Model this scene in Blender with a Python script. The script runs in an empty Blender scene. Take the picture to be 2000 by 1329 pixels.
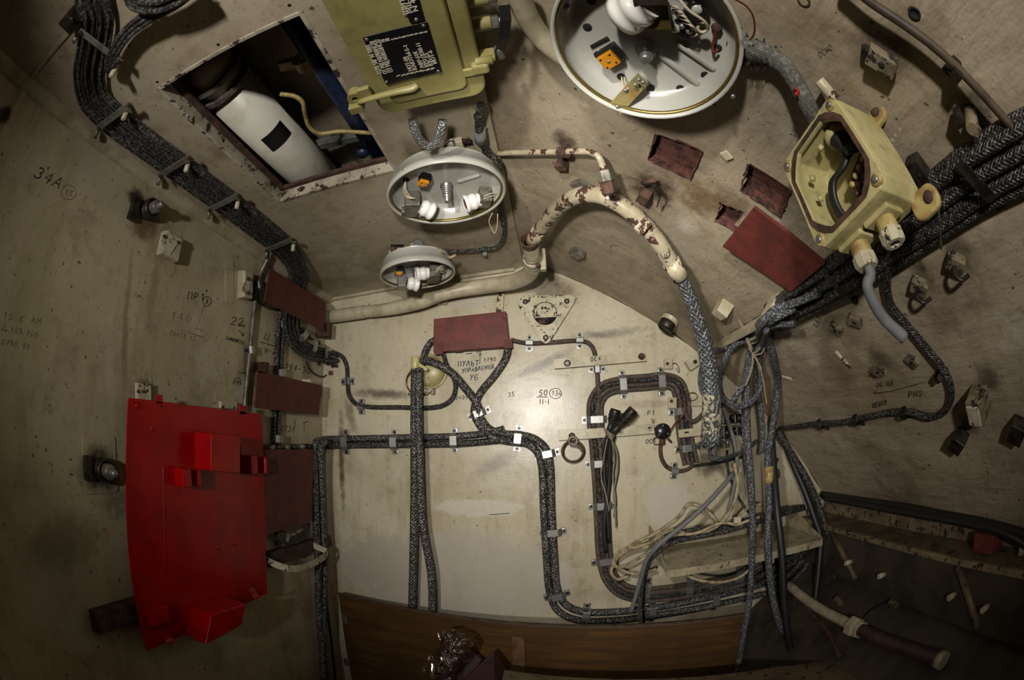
import bpy, math, random
from mathutils import Vector as V, Matrix
random.seed(7)
scene = bpy.context.scene
COL = scene.collection
# ------------------------------------------------------------------ camera (a full-frame fisheye lens, as the photograph's)
F_PX = 875.0                       # focal length in pixels of the 2000 x 1329 frame, equisolid projection
YAW, PITCH, ROLL = math.radians(-5.6), math.radians(12.24), math.radians(-1.48)
EYE = V((0, 0, 1.5))
FWD = V((math.sin(YAW)*math.cos(PITCH), math.cos(YAW)*math.cos(PITCH), math.sin(PITCH)))
_r0 = V((math.cos(YAW), -math.sin(YAW), 0)); _u0 = _r0.cross(FWD)
RGT = math.cos(ROLL)*_r0 + math.sin(ROLL)*_u0
UPV = -math.sin(ROLL)*_r0 + math.cos(ROLL)*_u0
cd = bpy.data.cameras.new('camera'); cam = bpy.data.objects.new('camera', cd); COL.objects.link(cam)
cam.matrix_world = Matrix(((RGT.x, UPV.x, -FWD.x, EYE.x), (RGT.y, UPV.y, -FWD.y, EYE.y), (RGT.z, UPV.z, -FWD.z, EYE.z), (0, 0, 0, 1)))
cd.type = 'PANO'
cd.panorama_type = 'FISHEYE_EQUISOLID'
cd.sensor_fit = 'HORIZONTAL'; cd.sensor_width = 36.0; cd.sensor_height = 36.0*1329/2000
cd.fisheye_lens = F_PX*36.0/2000; cd.fisheye_fov = math.radians(200)
cd.clip_start = 0.01; cd.clip_end = 50
scene.camera = cam
# ------------------------------------------------------------------ world, light, exposure
w = bpy.data.worlds.new('world'); scene.world = w; w.use_nodes = True
w.node_tree.nodes['Background'].inputs[0].default_value = (0.02, 0.018, 0.015, 1)
w.node_tree.nodes['Background'].inputs[1].default_value = 0.3
def spot(name, loc, to, power, size, blend, radius, col):
    d = bpy.data.lights.new(name, 'SPOT'); d.energy = power; d.spot_size = math.radians(size); d.spot_blend = blend
    d.shadow_soft_size = radius; d.color = col
    o = bpy.data.objects.new(name, d); COL.objects.link(o); o.location = loc
    o.rotation_euler = (V(to)-V(loc)).to_track_quat('-Z', 'Y').to_euler()
    return o
# the photographer's hand-held flash, a beam to the end wall; and an added fill lamp behind the camera to even out the room
FLASH = (-0.14, 0.12, 1.745)
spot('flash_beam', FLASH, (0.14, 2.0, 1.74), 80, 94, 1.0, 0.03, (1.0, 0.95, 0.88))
spot('fill_lamp', (-0.35, -1.0, 1.62), (0.20, 2.0, 2.06), 110, 94, 0.75, 0.05, (1.0, 0.95, 0.88))
cy = scene.cycles
cy.max_bounces = 5; cy.diffuse_bounces = 3; cy.glossy_bounces = 2; cy.transmission_bounces = 2; cy.transparent_max_bounces = 6; cy.adaptive_threshold = 0.05; cy.adaptive_min_samples = 16
vs = scene.view_settings
vs.view_transform = 'Standard'; vs.look = 'None'; vs.exposure = 0.0; vs.gamma = 1.0; vs.use_curve_mapping = False
# ------------------------------------------------------------------ pixel -> place
D_BACK, X_LEFT = 2.0, -1.152
CZ0, CSL = 2.2, 0.085              # ceiling height at the left wall, its rise to the right
HX, HZ, HR = -1.4207, -0.7186, 3.3044   # pressure hull: a cylinder along Y
def ray(px, py):
    u, v = px-1000.0, 664.5-py
    r = math.hypot(u, v)+1e-9; th = 2*math.asin(min(1, r/(2*F_PX))); s = math.sin(th)/r
    return RGT*(u*s)+UPV*(v*s)+FWD*math.cos(th)
CN = V((CSL, 0, -1)).normalized()   # ceiling normal, into the room
CP = V((X_LEFT, 0, CZ0))
def pl(px, py, p0, n): d = ray(px, py); return EYE+d*((V(p0)-EYE).dot(n)/d.dot(n))
def B(px, py, o=0.0): d = ray(px, py); return EYE+d*((D_BACK-o)/d.y)
def L(px, py, o=0.0): d = ray(px, py); return EYE+d*((X_LEFT+o)/d.x)
def C(px, py, o=0.0): return pl(px, py, CP+CN*o, CN)
def H(px, py, o=0.0):
    d = ray(px, py); R = HR-o; ax, az = EYE.x-HX, EYE.z-HZ
    a = d.x*d.x+d.z*d.z; b = 2*(d.x*ax+d.z*az); c = ax*ax+az*az-R*R
    return EYE+d*((-b+math.sqrt(b*b-4*a*c))/(2*a))
def P(px, py, t): return EYE+ray(px, py)*t
def hull_z(x, o=0.0): return HZ+math.sqrt((HR-o)**2-(x-HX)**2)
def ceil_z(x): return CZ0+CSL*(x-X_LEFT)
def nrm(S, p):
    if S is B: return V((0, -1, 0))
    if S is L: return V((1, 0, 0))
    if S is C: return CN.copy()
    return V((HX-p.x, 0, HZ-p.z)).normalized()
def mpp(p): return (p-EYE).length/F_PX*1.03      # metres per pixel seen at p
# ------------------------------------------------------------------ mesh builder
class MB:
    def __init__(s): s.v = []; s.f = []; s.uv = []; s.sm = []
    def face(s, idx, uv=None, smooth=False):
        s.f.append(idx); s.uv.append(uv or [(0, 0)]*len(idx)); s.sm.append(smooth)
    def box(s, c, ax, size, taper=1.0):
        # ax: three axes; size: full sizes; taper scales the far (+ax2) end
        c = V(c); a, b, n = ax; base = len(s.v); hx, hy, hz = [q/2 for q in size]
        for k in (-1, 1):
            t = taper if k > 0 else 1.0
            for i, j in ((-1, -1), (1, -1), (1, 1), (-1, 1)):
                s.v.append(c+a*(i*hx*t)+b*(j*hy*t)+n*(k*hz))
        for q in ((3, 2, 1, 0), (4, 5, 6, 7), (0, 1, 5, 4), (1, 2, 6, 5), (2, 3, 7, 6), (3, 0, 4, 7)):
            s.face([base+i for i in q])
        return s
    def prism(s, pts, n, th, smooth=False, inset=0.0):
        # polygon pts (3D) extruded by th along n; optional inset of the far face (bevel look)
        n = V(n); base = len(s.v); k = len(pts); c = sum((V(p) for p in pts), V())/k
        for p in pts: s.v.append(V(p))
        for p in pts:
            q = V(p)
            if inset: q = q+(c-q).normalized()*inset
            s.v.append(q+n*th)
        s.face([base+i for i in range(k)][::-1]); s.face([base+k+i for i in range(k)])
        for i in range(k):
            j = (i+1) % k
            s.face([base+i, base+j, base+k+j, base+k+i], smooth=smooth)
        return s
    def plate_hole(s, outer, inner, n, th):
        # outer and inner loops with the same number of points
        n = V(n); k = len(outer); base = len(s.v)
        for lp in (outer, inner):
            for p in lp: s.v.append(V(p))
            for p in lp: s.v.append(V(p)+n*th)
        o0, o1, i0, i1 = base, base+k, base+2*k, base+3*k
        for i in range(k):
            j = (i+1) % k
            s.face([o1+i, o1+j, i1+j, i1+i]); s.face([o0+j, o0+i, i0+i, i0+j])
            s.face([o0+i, o0+j, o1+j, o1+i]); s.face([i0+j, i0+i, i1+i, i1+j])
        return s
    def tube(s, pts, r, seg=10, res=5, caps=True, closed=False, spline=True, flat=1.0):
        pts = [V(p) for p in pts]; n = len(pts)
        rr = list(r) if isinstance(r, (list, tuple)) else [r]*n
        P_, R_ = [], []
        if spline and n > 2:
            for i in range(n if closed else n-1):
                p1, p2 = pts[i], pts[(i+1) % n]
                p0 = pts[i-1] if (closed or i > 0) else p1*2-p2
                p3 = pts[(i+2) % n] if (closed or i+2 < n) else p2*2-p1
                a01, a12, a23 = [max(1e-5, (q-p).length)**0.5 for p, q in ((p0, p1), (p1, p2), (p2, p3))]
                for k in range(res):
                    t = k/res
                    m1 = (p2-p1)+((p1-p0)/a01-(p2-p0)/(a01+a12))*a12
                    m2 = (p2-p1)+((p3-p2)/a23-(p3-p1)/(a12+a23))*a12
                    t2, t3 = t*t, t*t*t
                    P_.append((2*t3-3*t2+1)*p1+(t3-2*t2+t)*m1+(-2*t3+3*t2)*p2+(t3-t2)*m2)
                    R_.append(rr[i]*(1-t)+rr[(i+1) % n]*t)
            if not closed: P_.append(pts[-1]); R_.append(rr[-1])
        else: P_, R_ = pts, rr
        m = len(P_); T = []
        for i in range(m):
            a = P_[i-1] if (closed or i) else P_[0]; b = P_[(i+1) % m] if (closed or i < m-1) else P_[-1]
            t = (b-a); T.append(t.normalized() if t.length > 1e-9 else V((0, 0, 1)))
        ref = V((0, 0, 1)) if abs(T[0].z) < .9 else V((1, 0, 0))
        N = [(ref-T[0]*ref.dot(T[0])).normalized()]
        for i in range(1, m):
            q = N[-1]-T[i]*N[-1].dot(T[i]); N.append(q.normalized() if q.length > 1e-6 else N[-1])
        base = len(s.v); ln = 0; lens = []
        for i in range(m):
            if i: ln += (P_[i]-P_[i-1]).length
            lens.append(ln); b = T[i].cross(N[i])
            for k in range(seg):
                a = 2*math.pi*k/seg; s.v.append(P_[i]+(N[i]*math.cos(a)+b*(math.sin(a)*flat))*R_[i])
        rm = sum(R_)/m; cs = 1/(2*math.pi*rm)
        for i in range(m if closed else m-1):
            j = (i+1) % m; v0 = lens[i]*cs; v1 = (lens[j] if j else ln+(P_[0]-P_[-1]).length)*cs
            for k in range(seg):
                l = (k+1) % seg
                s.face([base+i*seg+k, base+i*seg+l, base+j*seg+l, base+j*seg+k], [(k/seg, v0), ((k+1)/seg, v0), ((k+1)/seg, v1), (k/seg, v1)], True)
        if caps and not closed:
            s.face([base+k for k in range(seg)][::-1]); s.face([base+(m-1)*seg+k for k in range(seg)])
        return s
    def lathe(s, c, n, prof, seg=24, u=None, smooth=True, ell=(1, 1)):
        # prof: list of (radius, height along n); closed at radius 0
        c = V(c); n = V(n).normalized()
        if u is None: u = V((0, 0, 1)) if abs(n.z) < .8 else V((1, 0, 0))
        u = (V(u)-n*V(u).dot(n)).normalized(); w_ = n.cross(u); rings = []
        for (r, h) in prof:
            if r < 1e-6: s.v.append(c+n*h); rings.append([len(s.v)-1])
            else:
                b = len(s.v)
                for k in range(seg):
                    a = 2*math.pi*k/seg; s.v.append(c+n*h+u*(r*ell[0]*math.cos(a))+w_*(r*ell[1]*math.sin(a)))
                rings.append(list(range(b, b+seg)))
        for A_, B_ in zip(rings, rings[1:]):
            for k in range(seg):
                l = (k+1) % seg
                if len(A_) == 1 and len(B_) == 1: continue
                if len(A_) == 1: s.face([A_[0], B_[l], B_[k]][::-1], smooth=smooth)
                elif len(B_) == 1: s.face([A_[k], A_[l], B_[0]], smooth=smooth)
                else: s.face([A_[k], A_[l], B_[l], B_[k]], smooth=smooth)
        return s
    def cyl(s, c, n, r, h, seg=14, bev=0.0):
        if bev: return s.lathe(c, n, [(0, 0), (r, 0), (r, h-bev), (r-bev, h), (0, h)], seg, smooth=False)
        return s.lathe(c, n, [(0, 0), (r, 0), (r, h), (0, h)], seg, smooth=False)
    def hexa(s, c, n, r, h, u=None): return s.lathe(c, n, [(0, 0), (r, 0), (r, h*.85), (r*.88, h), (0, h)], 6, u=u, smooth=False)
    def grid(s, fn, nu, nv, th=None, smooth=True):
        base = len(s.v)
        for j in range(nv+1):
            for i in range(nu+1): s.v.append(V(fn(i/nu, j/nv)))
        for j in range(nv):
            for i in range(nu):
                a = base+j*(nu+1)+i
                s.face([a, a+1, a+nu+2, a+nu+1], [(i/nu, j/nv), ((i+1)/nu, j/nv), ((i+1)/nu, (j+1)/nv), (i/nu, (j+1)/nv)], smooth)
        return s
LOC = {}
def center(mb):
    lo = [min(p[i] for p in mb.v) for i in range(3)]; hi = [max(p[i] for p in mb.v) for i in range(3)]
    return V([(a+b)/2 for a, b in zip(lo, hi)])
def obj(name, mb, m, parent=None, bevel=0.0, seg=2, sub=0):
    loc = center(mb)
    me = bpy.data.meshes.new(name)
    me.from_pydata([tuple(p-loc) for p in mb.v], [], mb.f)
    uvl = me.uv_layers.new(name='uv'); flat_ = []
    for q in mb.uv:
        for c in q: flat_ += [c[0], c[1]]
    if len(flat_) == 2*len(me.loops): uvl.data.foreach_set('uv', flat_)
    me.polygons.foreach_set('use_smooth', mb.sm)
    me.materials.append(m); me.update()
    o = bpy.data.objects.new(name, me); COL.objects.link(o); LOC[o] = loc
    if parent is not None: o.parent = parent; o.location = loc-LOC[parent]
    else: o.location = loc
    if bevel:
        b = o.modifiers.new('bevel', 'BEVEL'); b.width = bevel; b.segments = seg; b.limit_method = 'ANGLE'; b.angle_limit = math.radians(40)
    if sub:
        b = o.modifiers.new('subsurf', 'SUBSURF'); b.levels = sub; b.render_levels = sub
    return o
def thing(name, label, cat, loc, group=None):
    o = bpy.data.objects.new(name, None); COL.objects.link(o); o.location = loc; LOC[o] = V(loc); o.empty_display_size = .02
    return tag(o, label, cat, group)
def tag(o, label, cat, group=None):
    o['label'] = label; o['category'] = cat
    if group: o['group'] = group
    return o
def struct(name, mb, m, label=None, parent=None, bevel=0.0):
    o = obj(name, mb, m, parent, bevel)
    if parent is None: o['kind'] = 'structure'
    if label: o['label'] = label
    return o
# ------------------------------------------------------------------ materials
def srgb(r, g, b):
    f = lambda c: (c/255/12.92) if c/255 <= .04045 else ((c/255+.055)/1.055)**2.4
    return (f(r), f(g), f(b), 1)
class NT:
    def __init__(s, name):
        s.m = bpy.data.materials.new(name); s.m.use_nodes = True; s.t = s.m.node_tree; s.n = s.t.nodes
        s.b = s.n['Principled BSDF']; s.pos = s.n.new('ShaderNodeNewGeometry').outputs['Position']
    def link(s, a, b): s.t.links.new(a, b)
    def put(s, sock, v):
        if hasattr(v, 'is_output'): s.link(v, sock)
        else: sock.default_value = v
    def math(s, op, a, b=0.0, c=None, clamp=False):
        n = s.n.new('ShaderNodeMath'); n.operation = op; n.use_clamp = clamp
        s.put(n.inputs[0], a); s.put(n.inputs[1], b)
        if c is not None: s.put(n.inputs[2], c)
        return n.outputs[0]
    def vmath(s, op, a, b=(0, 0, 0)):
        n = s.n.new('ShaderNodeVectorMath'); n.operation = op; s.put(n.inputs[0], a); s.put(n.inputs[1], b)
        return n.outputs['Value'] if op in ('LENGTH', 'DOT_PRODUCT') else n.outputs[0]
    def noise(s, scale, detail=4, rough=.55, vec=None, stretch=None, col=False):
        n = s.n.new('ShaderNodeTexNoise'); n.inputs['Scale'].default_value = scale; n.inputs['Detail'].default_value = detail; n.inputs['Roughness'].default_value = rough
        v = vec if vec is not None else s.pos
        if stretch: v = s.vmath('MULTIPLY', v, stretch)
        s.link(v, n.inputs['Vector'])
        return n.outputs['Color' if col else 'Fac']
    def ramp(s, f, lo, hi): 
        n = s.n.new('ShaderNodeMapRange'); n.interpolation_type = 'SMOOTHSTEP'; s.put(n.inputs[0], f); n.inputs[1].default_value = lo; n.inputs[2].default_value = hi
        return n.outputs[0]
    def mix(s, f, a, b):
        n = s.n.new('ShaderNodeMix'); n.data_type = 'RGBA'; s.put(n.inputs[0], f); s.put(n.inputs[6], a); s.put(n.inputs[7], b)
        return n.outputs[2]
    def mul(s, f, a, b):
        n = s.n.new('ShaderNodeMix'); n.data_type = 'RGBA'; n.blend_type = 'MULTIPLY'; s.put(n.inputs[0], f); s.put(n.inputs[6], a); s.put(n.inputs[7], b)
        return n.outputs[2]
    def bump(s, h, strength=.3, dist=.002, prev=None):
        n = s.n.new('ShaderNodeBump'); n.inputs['Strength'].default_value = strength; n.inputs['Distance'].default_value = dist; s.put(n.inputs['Height'], h)
        if prev is not None: s.link(prev, n.inputs['Normal'])
        return n.outputs[0]
    def out(s, col, rough=.5, metal=0.0, normal=None, spec=.5, coat=0.0, **k):
        s.put(s.b.inputs['Base Color'], col); s.put(s.b.inputs['Roughness'], rough); s.put(s.b.inputs['Metallic'], metal)
        s.b.inputs['Specular IOR Level'].default_value = spec; s.b.inputs['Coat Weight'].default_value = coat
        if normal is not None: s.link(normal, s.b.inputs['Normal'])
        for q, v in k.items(): s.put(s.b.inputs[q.replace('_', ' ')], v)
        return s.m
def paint(name, c1, c2=None, scale=9, rough=.45, bump=.15, bscale=60, chips=None, chip_lo=.62, chip_scale=30, metal=0.0, spec=.5, dirt=.35):
    t = NT(name); c1 = srgb(*c1); col = c1
    if c2: col = t.mix(t.ramp(t.noise(scale, 3), .38, .68), c1, srgb(*c2))
    if dirt: col = t.mul(t.math('MULTIPLY', t.ramp(t.noise(scale*2.3, 3, .65), .5, .75), dirt), col, (.35, .28, .2, 1))
    h = t.noise(bscale, 3); nn = t.bump(h, bump, .002); rg = rough; mt = metal
    if chips:
        f = t.ramp(t.noise(chip_scale, 4, .7), chip_lo, chip_lo+.02)
        cc = t.mix(t.noise(90, 4), srgb(*chips), srgb(*[q*.45 for q in chips]))
        col = t.mix(f, col, cc); nn = t.bump(t.math('SUBTRACT', 1, f), .5, .0015, nn); rg = t.math('ADD', rough, t.math('MULTIPLY', f, .35), clamp=True)
    return t.out(col, rg, mt, nn, spec)
def plain(name, c, rough=.4, metal=0.0, spec=.5, var=.25, scale=40, coat=0.0):
    t = NT(name); col = t.mul(t.math('MULTIPLY', t.noise(scale, 4), var), srgb(*c), (.2, .18, .15, 1))
    return t.out(col, rough, metal, t.bump(t.noise(scale*3, 3), .1, .001), spec, coat)
def braid(name, dark, light, n=7, metal=.75, rough=.38, strength=.9, slope=1.0, fuzz=.4, glint=135):
    t = NT(name); uv = t.n.new('ShaderNodeUVMap'); uv.uv_map = 'uv'
    sp = t.n.new('ShaderNodeSeparateXYZ'); t.link(uv.outputs[0], sp.inputs[0]); u, v = sp.outputs[0], sp.outputs[1]
    un = t.math('MULTIPLY', u, n*2*math.pi); vn = t.math('MULTIPLY', v, n*slope*2*math.pi)
    a = t.math('SINE', t.math('ADD', un, vn)); b = t.math('SINE', t.math('SUBTRACT', un, vn))
    # over/under: strands of one sense lie on top in alternate cells
    c = t.math('SINE', t.math('MULTIPLY', un, .5)); k = t.math('GREATER_THAN', c, 0)
    h = t.math('MAXIMUM', t.math('MULTIPLY', a, t.math('ADD', .6, t.math('MULTIPLY', k, .4))), t.math('MULTIPLY', b, t.math('SUBTRACT', 1.0, t.math('MULTIPLY', k, .4))))
    h01 = t.math('MULTIPLY_ADD', h, .5, .5, clamp=True)
    nz = t.noise(glint, 2, .6); big = t.noise(22, 2)
    f = t.math('MULTIPLY', t.ramp(h01, .45, .95), t.math('MULTIPLY', t.ramp(nz, .46, .66), .85))  # random pale flecks: glints of the metal wires put into the colour
    col = t.mix(f, srgb(*dark), srgb(*light)); col = t.mul(t.math('MULTIPLY', t.ramp(big, .45, .7), fuzz), col, (.3, .27, .23, 1))
    return t.out(col, t.math('ADD', rough, t.math('MULTIPLY', nz, .2)), metal, t.bump(h01, strength, .003), .5)
# walls: cream paint with stains and grey trails (world place, radii, colour, strength) that have a shape of their own
def wall_mat(name, c1, c2, stains=(), rough=.34, hull=False, spec=.5):
    t = NT(name); nb = t.noise(1.7, 3, .6); nm = t.noise(7, 4, .65); nf = t.noise(45, 3, .7)
    col = t.mix(t.ramp(nb, .38, .66), srgb(*c1), srgb(*c2))
    stk = t.noise(9, 3, .65, stretch=(.5, 1.6, 1.0) if hull else (1.6, 1.6, .22))
    col = t.mul(t.math('MULTIPLY', t.ramp(stk, .48, .78), .5), col, (.6, .53, .43, 1))
    col = t.mix(t.math('MULTIPLY', t.ramp(t.noise(3.3, 4, .7), .58, .68), .3), col, srgb(196, 190, 176))
    col = t.mul(t.math('MULTIPLY', t.ramp(nm, .5, .78), .6), col, (.5, .44, .35, 1))
    col = t.mul(t.math('MULTIPLY', t.ramp(nf, .52, .78), .5), col, (.42, .37, .3, 1))
    sp = t.ramp(t.noise(55, 2, .4), .72, .74)
    col = t.mix(t.math('MULTIPLY', sp, .8), col, srgb(52, 40, 30))
    sc = t.ramp(t.noise(60, 3, .5, stretch=(1, 1, .12)), .73, .76); col = t.mix(t.math('MULTIPLY', sc, .5), col, srgb(210, 202, 182))
    dn = t.noise(19, 3, .7, col=True); dv = t.vmath('SUBTRACT', dn, (.5, .5, .5))
    fine = t.noise(28, 3, .7)
    for (c, rad, ang, axis, colr, st, hard) in stains:
        p = t.vmath('SUBTRACT', t.pos, tuple(c))
        if ang:
            r = t.n.new('ShaderNodeVectorRotate'); r.rotation_type = axis+'_AXIS'; t.link(p, r.inputs['Vector']); r.inputs['Angle'].default_value = -ang; p = r.outputs[0]
        p = t.vmath('DIVIDE', p, tuple(rad)); p = t.vmath('ADD', p, t.vmath('MULTIPLY', dv, (1.1, 1.1, 1.1)))
        ln = t.vmath('LENGTH', p); f = t.math('SUBTRACT', 1, t.ramp(ln, hard, 1.0)); f = t.math('MULTIPLY', f, t.math('MULTIPLY', t.ramp(fine, .1, .5), st))
        col = t.mix(f, col, srgb(*colr))
    if hull:
        wv = t.noise(3.2, 3, .6, stretch=(1.0, .4, 1.0)); f2 = t.noise(14, 4, .6, stretch=(1, .3, 1)); f3 = t.noise(110, 3)
        h = t.math('ADD', t.math('MULTIPLY', wv, 1.0), t.math('ADD', t.math('MULTIPLY', f2, .5), t.math('MULTIPLY', f3, .04)))
        nn = t.bump(h, .65, .032)
    else:
        h = t.math('ADD', t.math('MULTIPLY', t.noise(30, 3), .6), t.math('MULTIPLY', t.noise(160, 2), .25))
        nn = t.bump(h, .2, .004)
    return t.out(col, t.math('ADD', rough, t.math('MULTIPLY', nm, .12)), 0, nn, spec)
# ------------------------------------------------------------------ room shell
WHT, BRN, DRK, GRY = (186, 180, 170), (96, 68, 40), (40, 32, 26), (120, 112, 98)
X3, Y3, Z3 = V((1, 0, 0)), V((0, 1, 0)), V((0, 0, 1))
AX_B = (X3, Z3, V((0, -1, 0))); AX_L = (Y3, Z3, X3); AX_C = ((X3+Z3*CSL).normalized(), Y3, CN)
def st(S, px, py, rx, rz, ang, col, s=.7, hard=.3):
    p = S(px, py); k = mpp(p)
    if S is B: return (p, (rx*k, .2, rz*k), ang, 'Y', col, s, hard)
    if S is L: return (p, (.2, rx*k, rz*k), ang, 'X', col, s, hard)
    return (p, (rx*k, rz*k, .2), ang, 'Z', col, s, hard)
M = {}
M['back'] = wall_mat('cream_gloss_paint_back', (188, 180, 156), (170, 160, 134), [
    st(B, 880, 1130, 260, 105, 0, (168, 162, 150), .75, .75), st(B, 930, 993, 95, 20, 0, (190, 184, 168), .8, .7), st(B, 750, 1100, 110, 70, 0, (160, 152, 138), .5, .6),
    st(B, 1305, 985, 60, 55, 0, (182, 174, 162), .75, .6), st(B, 750, 770, 95, 13, .05, (88, 79, 68), .9, .2), st(B, 667, 900, 9, 130, 0, (92, 68, 44), .95, .2), st(B, 684, 810, 14, 50, -.3, (100, 84, 66), .6),  # includes a long narrow grey trail, darker than the paint around it
    st(B, 1060, 712, 90, 15, -.4, (104, 98, 90), .8, .2), st(B, 1190, 652, 100, 12, -.08, (104, 97, 86), .85, .2), st(B, 970, 905, 70, 24, -.5, (116, 107, 92), .7, .2), st(B, 1260, 790, 80, 12, .05, (130, 114, 90), .45),
    st(B, 1385, 905, 40, 36, .3, (52, 44, 38), .8), st(B, 1080, 570, 60, 40, .4, (88, 76, 60), .7), st(B, 920, 590, 60, 18, 0, (176, 170, 158), .7), st(B, 1175, 620, 90, 36, .4, (196, 188, 166), .6), st(B, 650, 1030, 20, 200, 0, (120, 104, 80), .4),
    st(B, 990, 690, 26, 18, 0, (140, 108, 64), .6), st(B, 1250, 1150, 200, 24, -.1, (130, 118, 94), .35)], rough=.27)
M['left'] = wall_mat('cream_paint_left', (182, 172, 144), (160, 150, 122), [
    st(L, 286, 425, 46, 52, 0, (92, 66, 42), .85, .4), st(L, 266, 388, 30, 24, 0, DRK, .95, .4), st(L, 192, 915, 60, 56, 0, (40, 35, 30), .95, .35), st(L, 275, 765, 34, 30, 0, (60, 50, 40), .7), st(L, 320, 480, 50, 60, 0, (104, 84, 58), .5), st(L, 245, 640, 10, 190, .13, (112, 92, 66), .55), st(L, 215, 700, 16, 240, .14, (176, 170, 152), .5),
    st(L, 60, 600, 90, 250, 0, (150, 142, 104), .5), st(L, 170, 300, 140, 36, -.5, (170, 160, 146), .6), st(L, 110, 1150, 120, 110, 0, (176, 172, 160), .45, .5), st(L, 130, 1060, 130, 60, .2, (98, 88, 66), .5),
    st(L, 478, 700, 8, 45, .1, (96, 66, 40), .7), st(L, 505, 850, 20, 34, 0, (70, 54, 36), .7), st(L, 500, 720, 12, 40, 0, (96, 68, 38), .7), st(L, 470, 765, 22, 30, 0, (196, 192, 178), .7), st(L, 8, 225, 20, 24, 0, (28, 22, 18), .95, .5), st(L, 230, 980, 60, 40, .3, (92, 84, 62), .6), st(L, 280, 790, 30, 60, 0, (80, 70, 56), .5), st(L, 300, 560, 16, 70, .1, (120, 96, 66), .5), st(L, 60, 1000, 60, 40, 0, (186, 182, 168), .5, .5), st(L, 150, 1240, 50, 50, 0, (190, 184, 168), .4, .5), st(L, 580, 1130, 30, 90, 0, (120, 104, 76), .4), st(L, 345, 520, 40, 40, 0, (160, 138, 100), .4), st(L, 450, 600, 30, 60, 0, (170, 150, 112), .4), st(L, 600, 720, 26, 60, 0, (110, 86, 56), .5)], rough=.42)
M['ceil'] = wall_mat('grey_cream_paint_ceiling', (172, 160, 138), (150, 138, 116), [
    st(C, 440, 300, 60, 30, .8, (120, 100, 76), .5), st(C, 570, 180, 60, 200, .3, (130, 110, 84), .3), st(C, 870, 490, 60, 30, 0, (120, 104, 80), .4)], rough=.5)
M['hull'] = wall_mat('fabric_lined_hull_paint', (166, 153, 130), (144, 131, 110), [
    (H(1270, 370), (.1, .12, .1), 0, 'Z', (62, 44, 31), .95, .3), (H(1370, 395), (.08, .12, .08), .4, 'Z', (100, 74, 44), .8, .3), (H(1080, 540), (.10, .10, .10), 0, 'Z', (58, 48, 38), .9, .3), (H(1105, 275), (.05, .06, .05), 0, 'Z', (46, 36, 28), .9, .2),
    (H(1300, 480), (.14, .26, .14), 0, 'Z', (164, 154, 136), .5, .3), (H(1700, 760), (.25, .3, .3), 0, 'Z', (128, 110, 82), .5, .3), (H(1850, 560), (.14, .2, .14), 0, 'Z', (104, 88, 68), .5, .3), (H(1720, 110), (.08, .08, .08), 0, 'Z', (88, 72, 54), .7, .3), (H(1640, 640), (.12, .12, .12), 0, 'Z', (100, 84, 62), .6, .3),
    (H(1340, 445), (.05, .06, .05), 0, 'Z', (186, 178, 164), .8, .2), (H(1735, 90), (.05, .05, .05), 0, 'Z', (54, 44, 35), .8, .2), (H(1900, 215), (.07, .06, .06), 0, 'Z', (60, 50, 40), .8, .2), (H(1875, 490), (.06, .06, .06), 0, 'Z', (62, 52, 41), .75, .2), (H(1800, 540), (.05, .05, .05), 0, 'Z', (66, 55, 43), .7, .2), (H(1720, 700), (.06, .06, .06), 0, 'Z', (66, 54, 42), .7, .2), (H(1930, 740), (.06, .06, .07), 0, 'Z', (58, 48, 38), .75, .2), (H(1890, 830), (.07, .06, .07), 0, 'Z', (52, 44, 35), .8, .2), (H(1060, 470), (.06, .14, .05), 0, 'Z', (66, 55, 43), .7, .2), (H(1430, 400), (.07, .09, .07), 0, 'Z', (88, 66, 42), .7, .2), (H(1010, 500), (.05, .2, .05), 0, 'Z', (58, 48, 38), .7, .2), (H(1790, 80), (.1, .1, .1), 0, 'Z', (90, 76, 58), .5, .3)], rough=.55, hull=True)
M['floor'] = paint('dark_deck_paint', (70, 60, 48), (50, 42, 34), 4, .7)
M['trim'] = paint('cream_trim_paint', (170, 160, 136), (148, 138, 114), 14, .45, chips=(80, 56, 36), chip_lo=.7)
Y_NEAR = -1.4
XB = -0.175                         # edge of the flat ceiling; beyond it the hull shows
# back wall: outline follows the hull
prof = [(X_LEFT-.06, 0), (1.9, 0)]
xs = [1.76-1.96*i/28 for i in range(29)]
xs = [x for x in xs]
bm = MB(); pts = [V((X_LEFT-.06, D_BACK, 0)), V((1.84, D_BACK, 0))]+[V((x, D_BACK, hull_z(x))) for x in xs]+[V((X_LEFT-.06, D_BACK, 2.62))]
bm.prism(pts, Y3, .06); struct('wall_back', bm, M['back'], 'cream glossy painted end wall crossed by cables')
bm = MB().box((X_LEFT-.03, (D_BACK+Y_NEAR)/2, 1.31), AX_L, (D_BACK-Y_NEAR, 2.62, .06)); struct('wall_left', bm, M['left'], 'cream painted side wall with pencil notes')
bm = MB().box((.3, (D_BACK+Y_NEAR)/2, -.03), (X3, Y3, Z3), (3.2, D_BACK-Y_NEAR, .06)); struct('floor', bm, M['floor'], 'dark deck floor')
bm = MB().box((.3, Y_NEAR-.03, 1.3), AX_B, (3.2, 2.62, .06)); struct('wall_near', bm, M['left'], 'painted wall behind the camera')
# hull skin, holes are made by the cut-outs standing proud of a backing skin
def hull_pt(x, y, o=0.0): return V((x, y, hull_z(x, o)))
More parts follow.
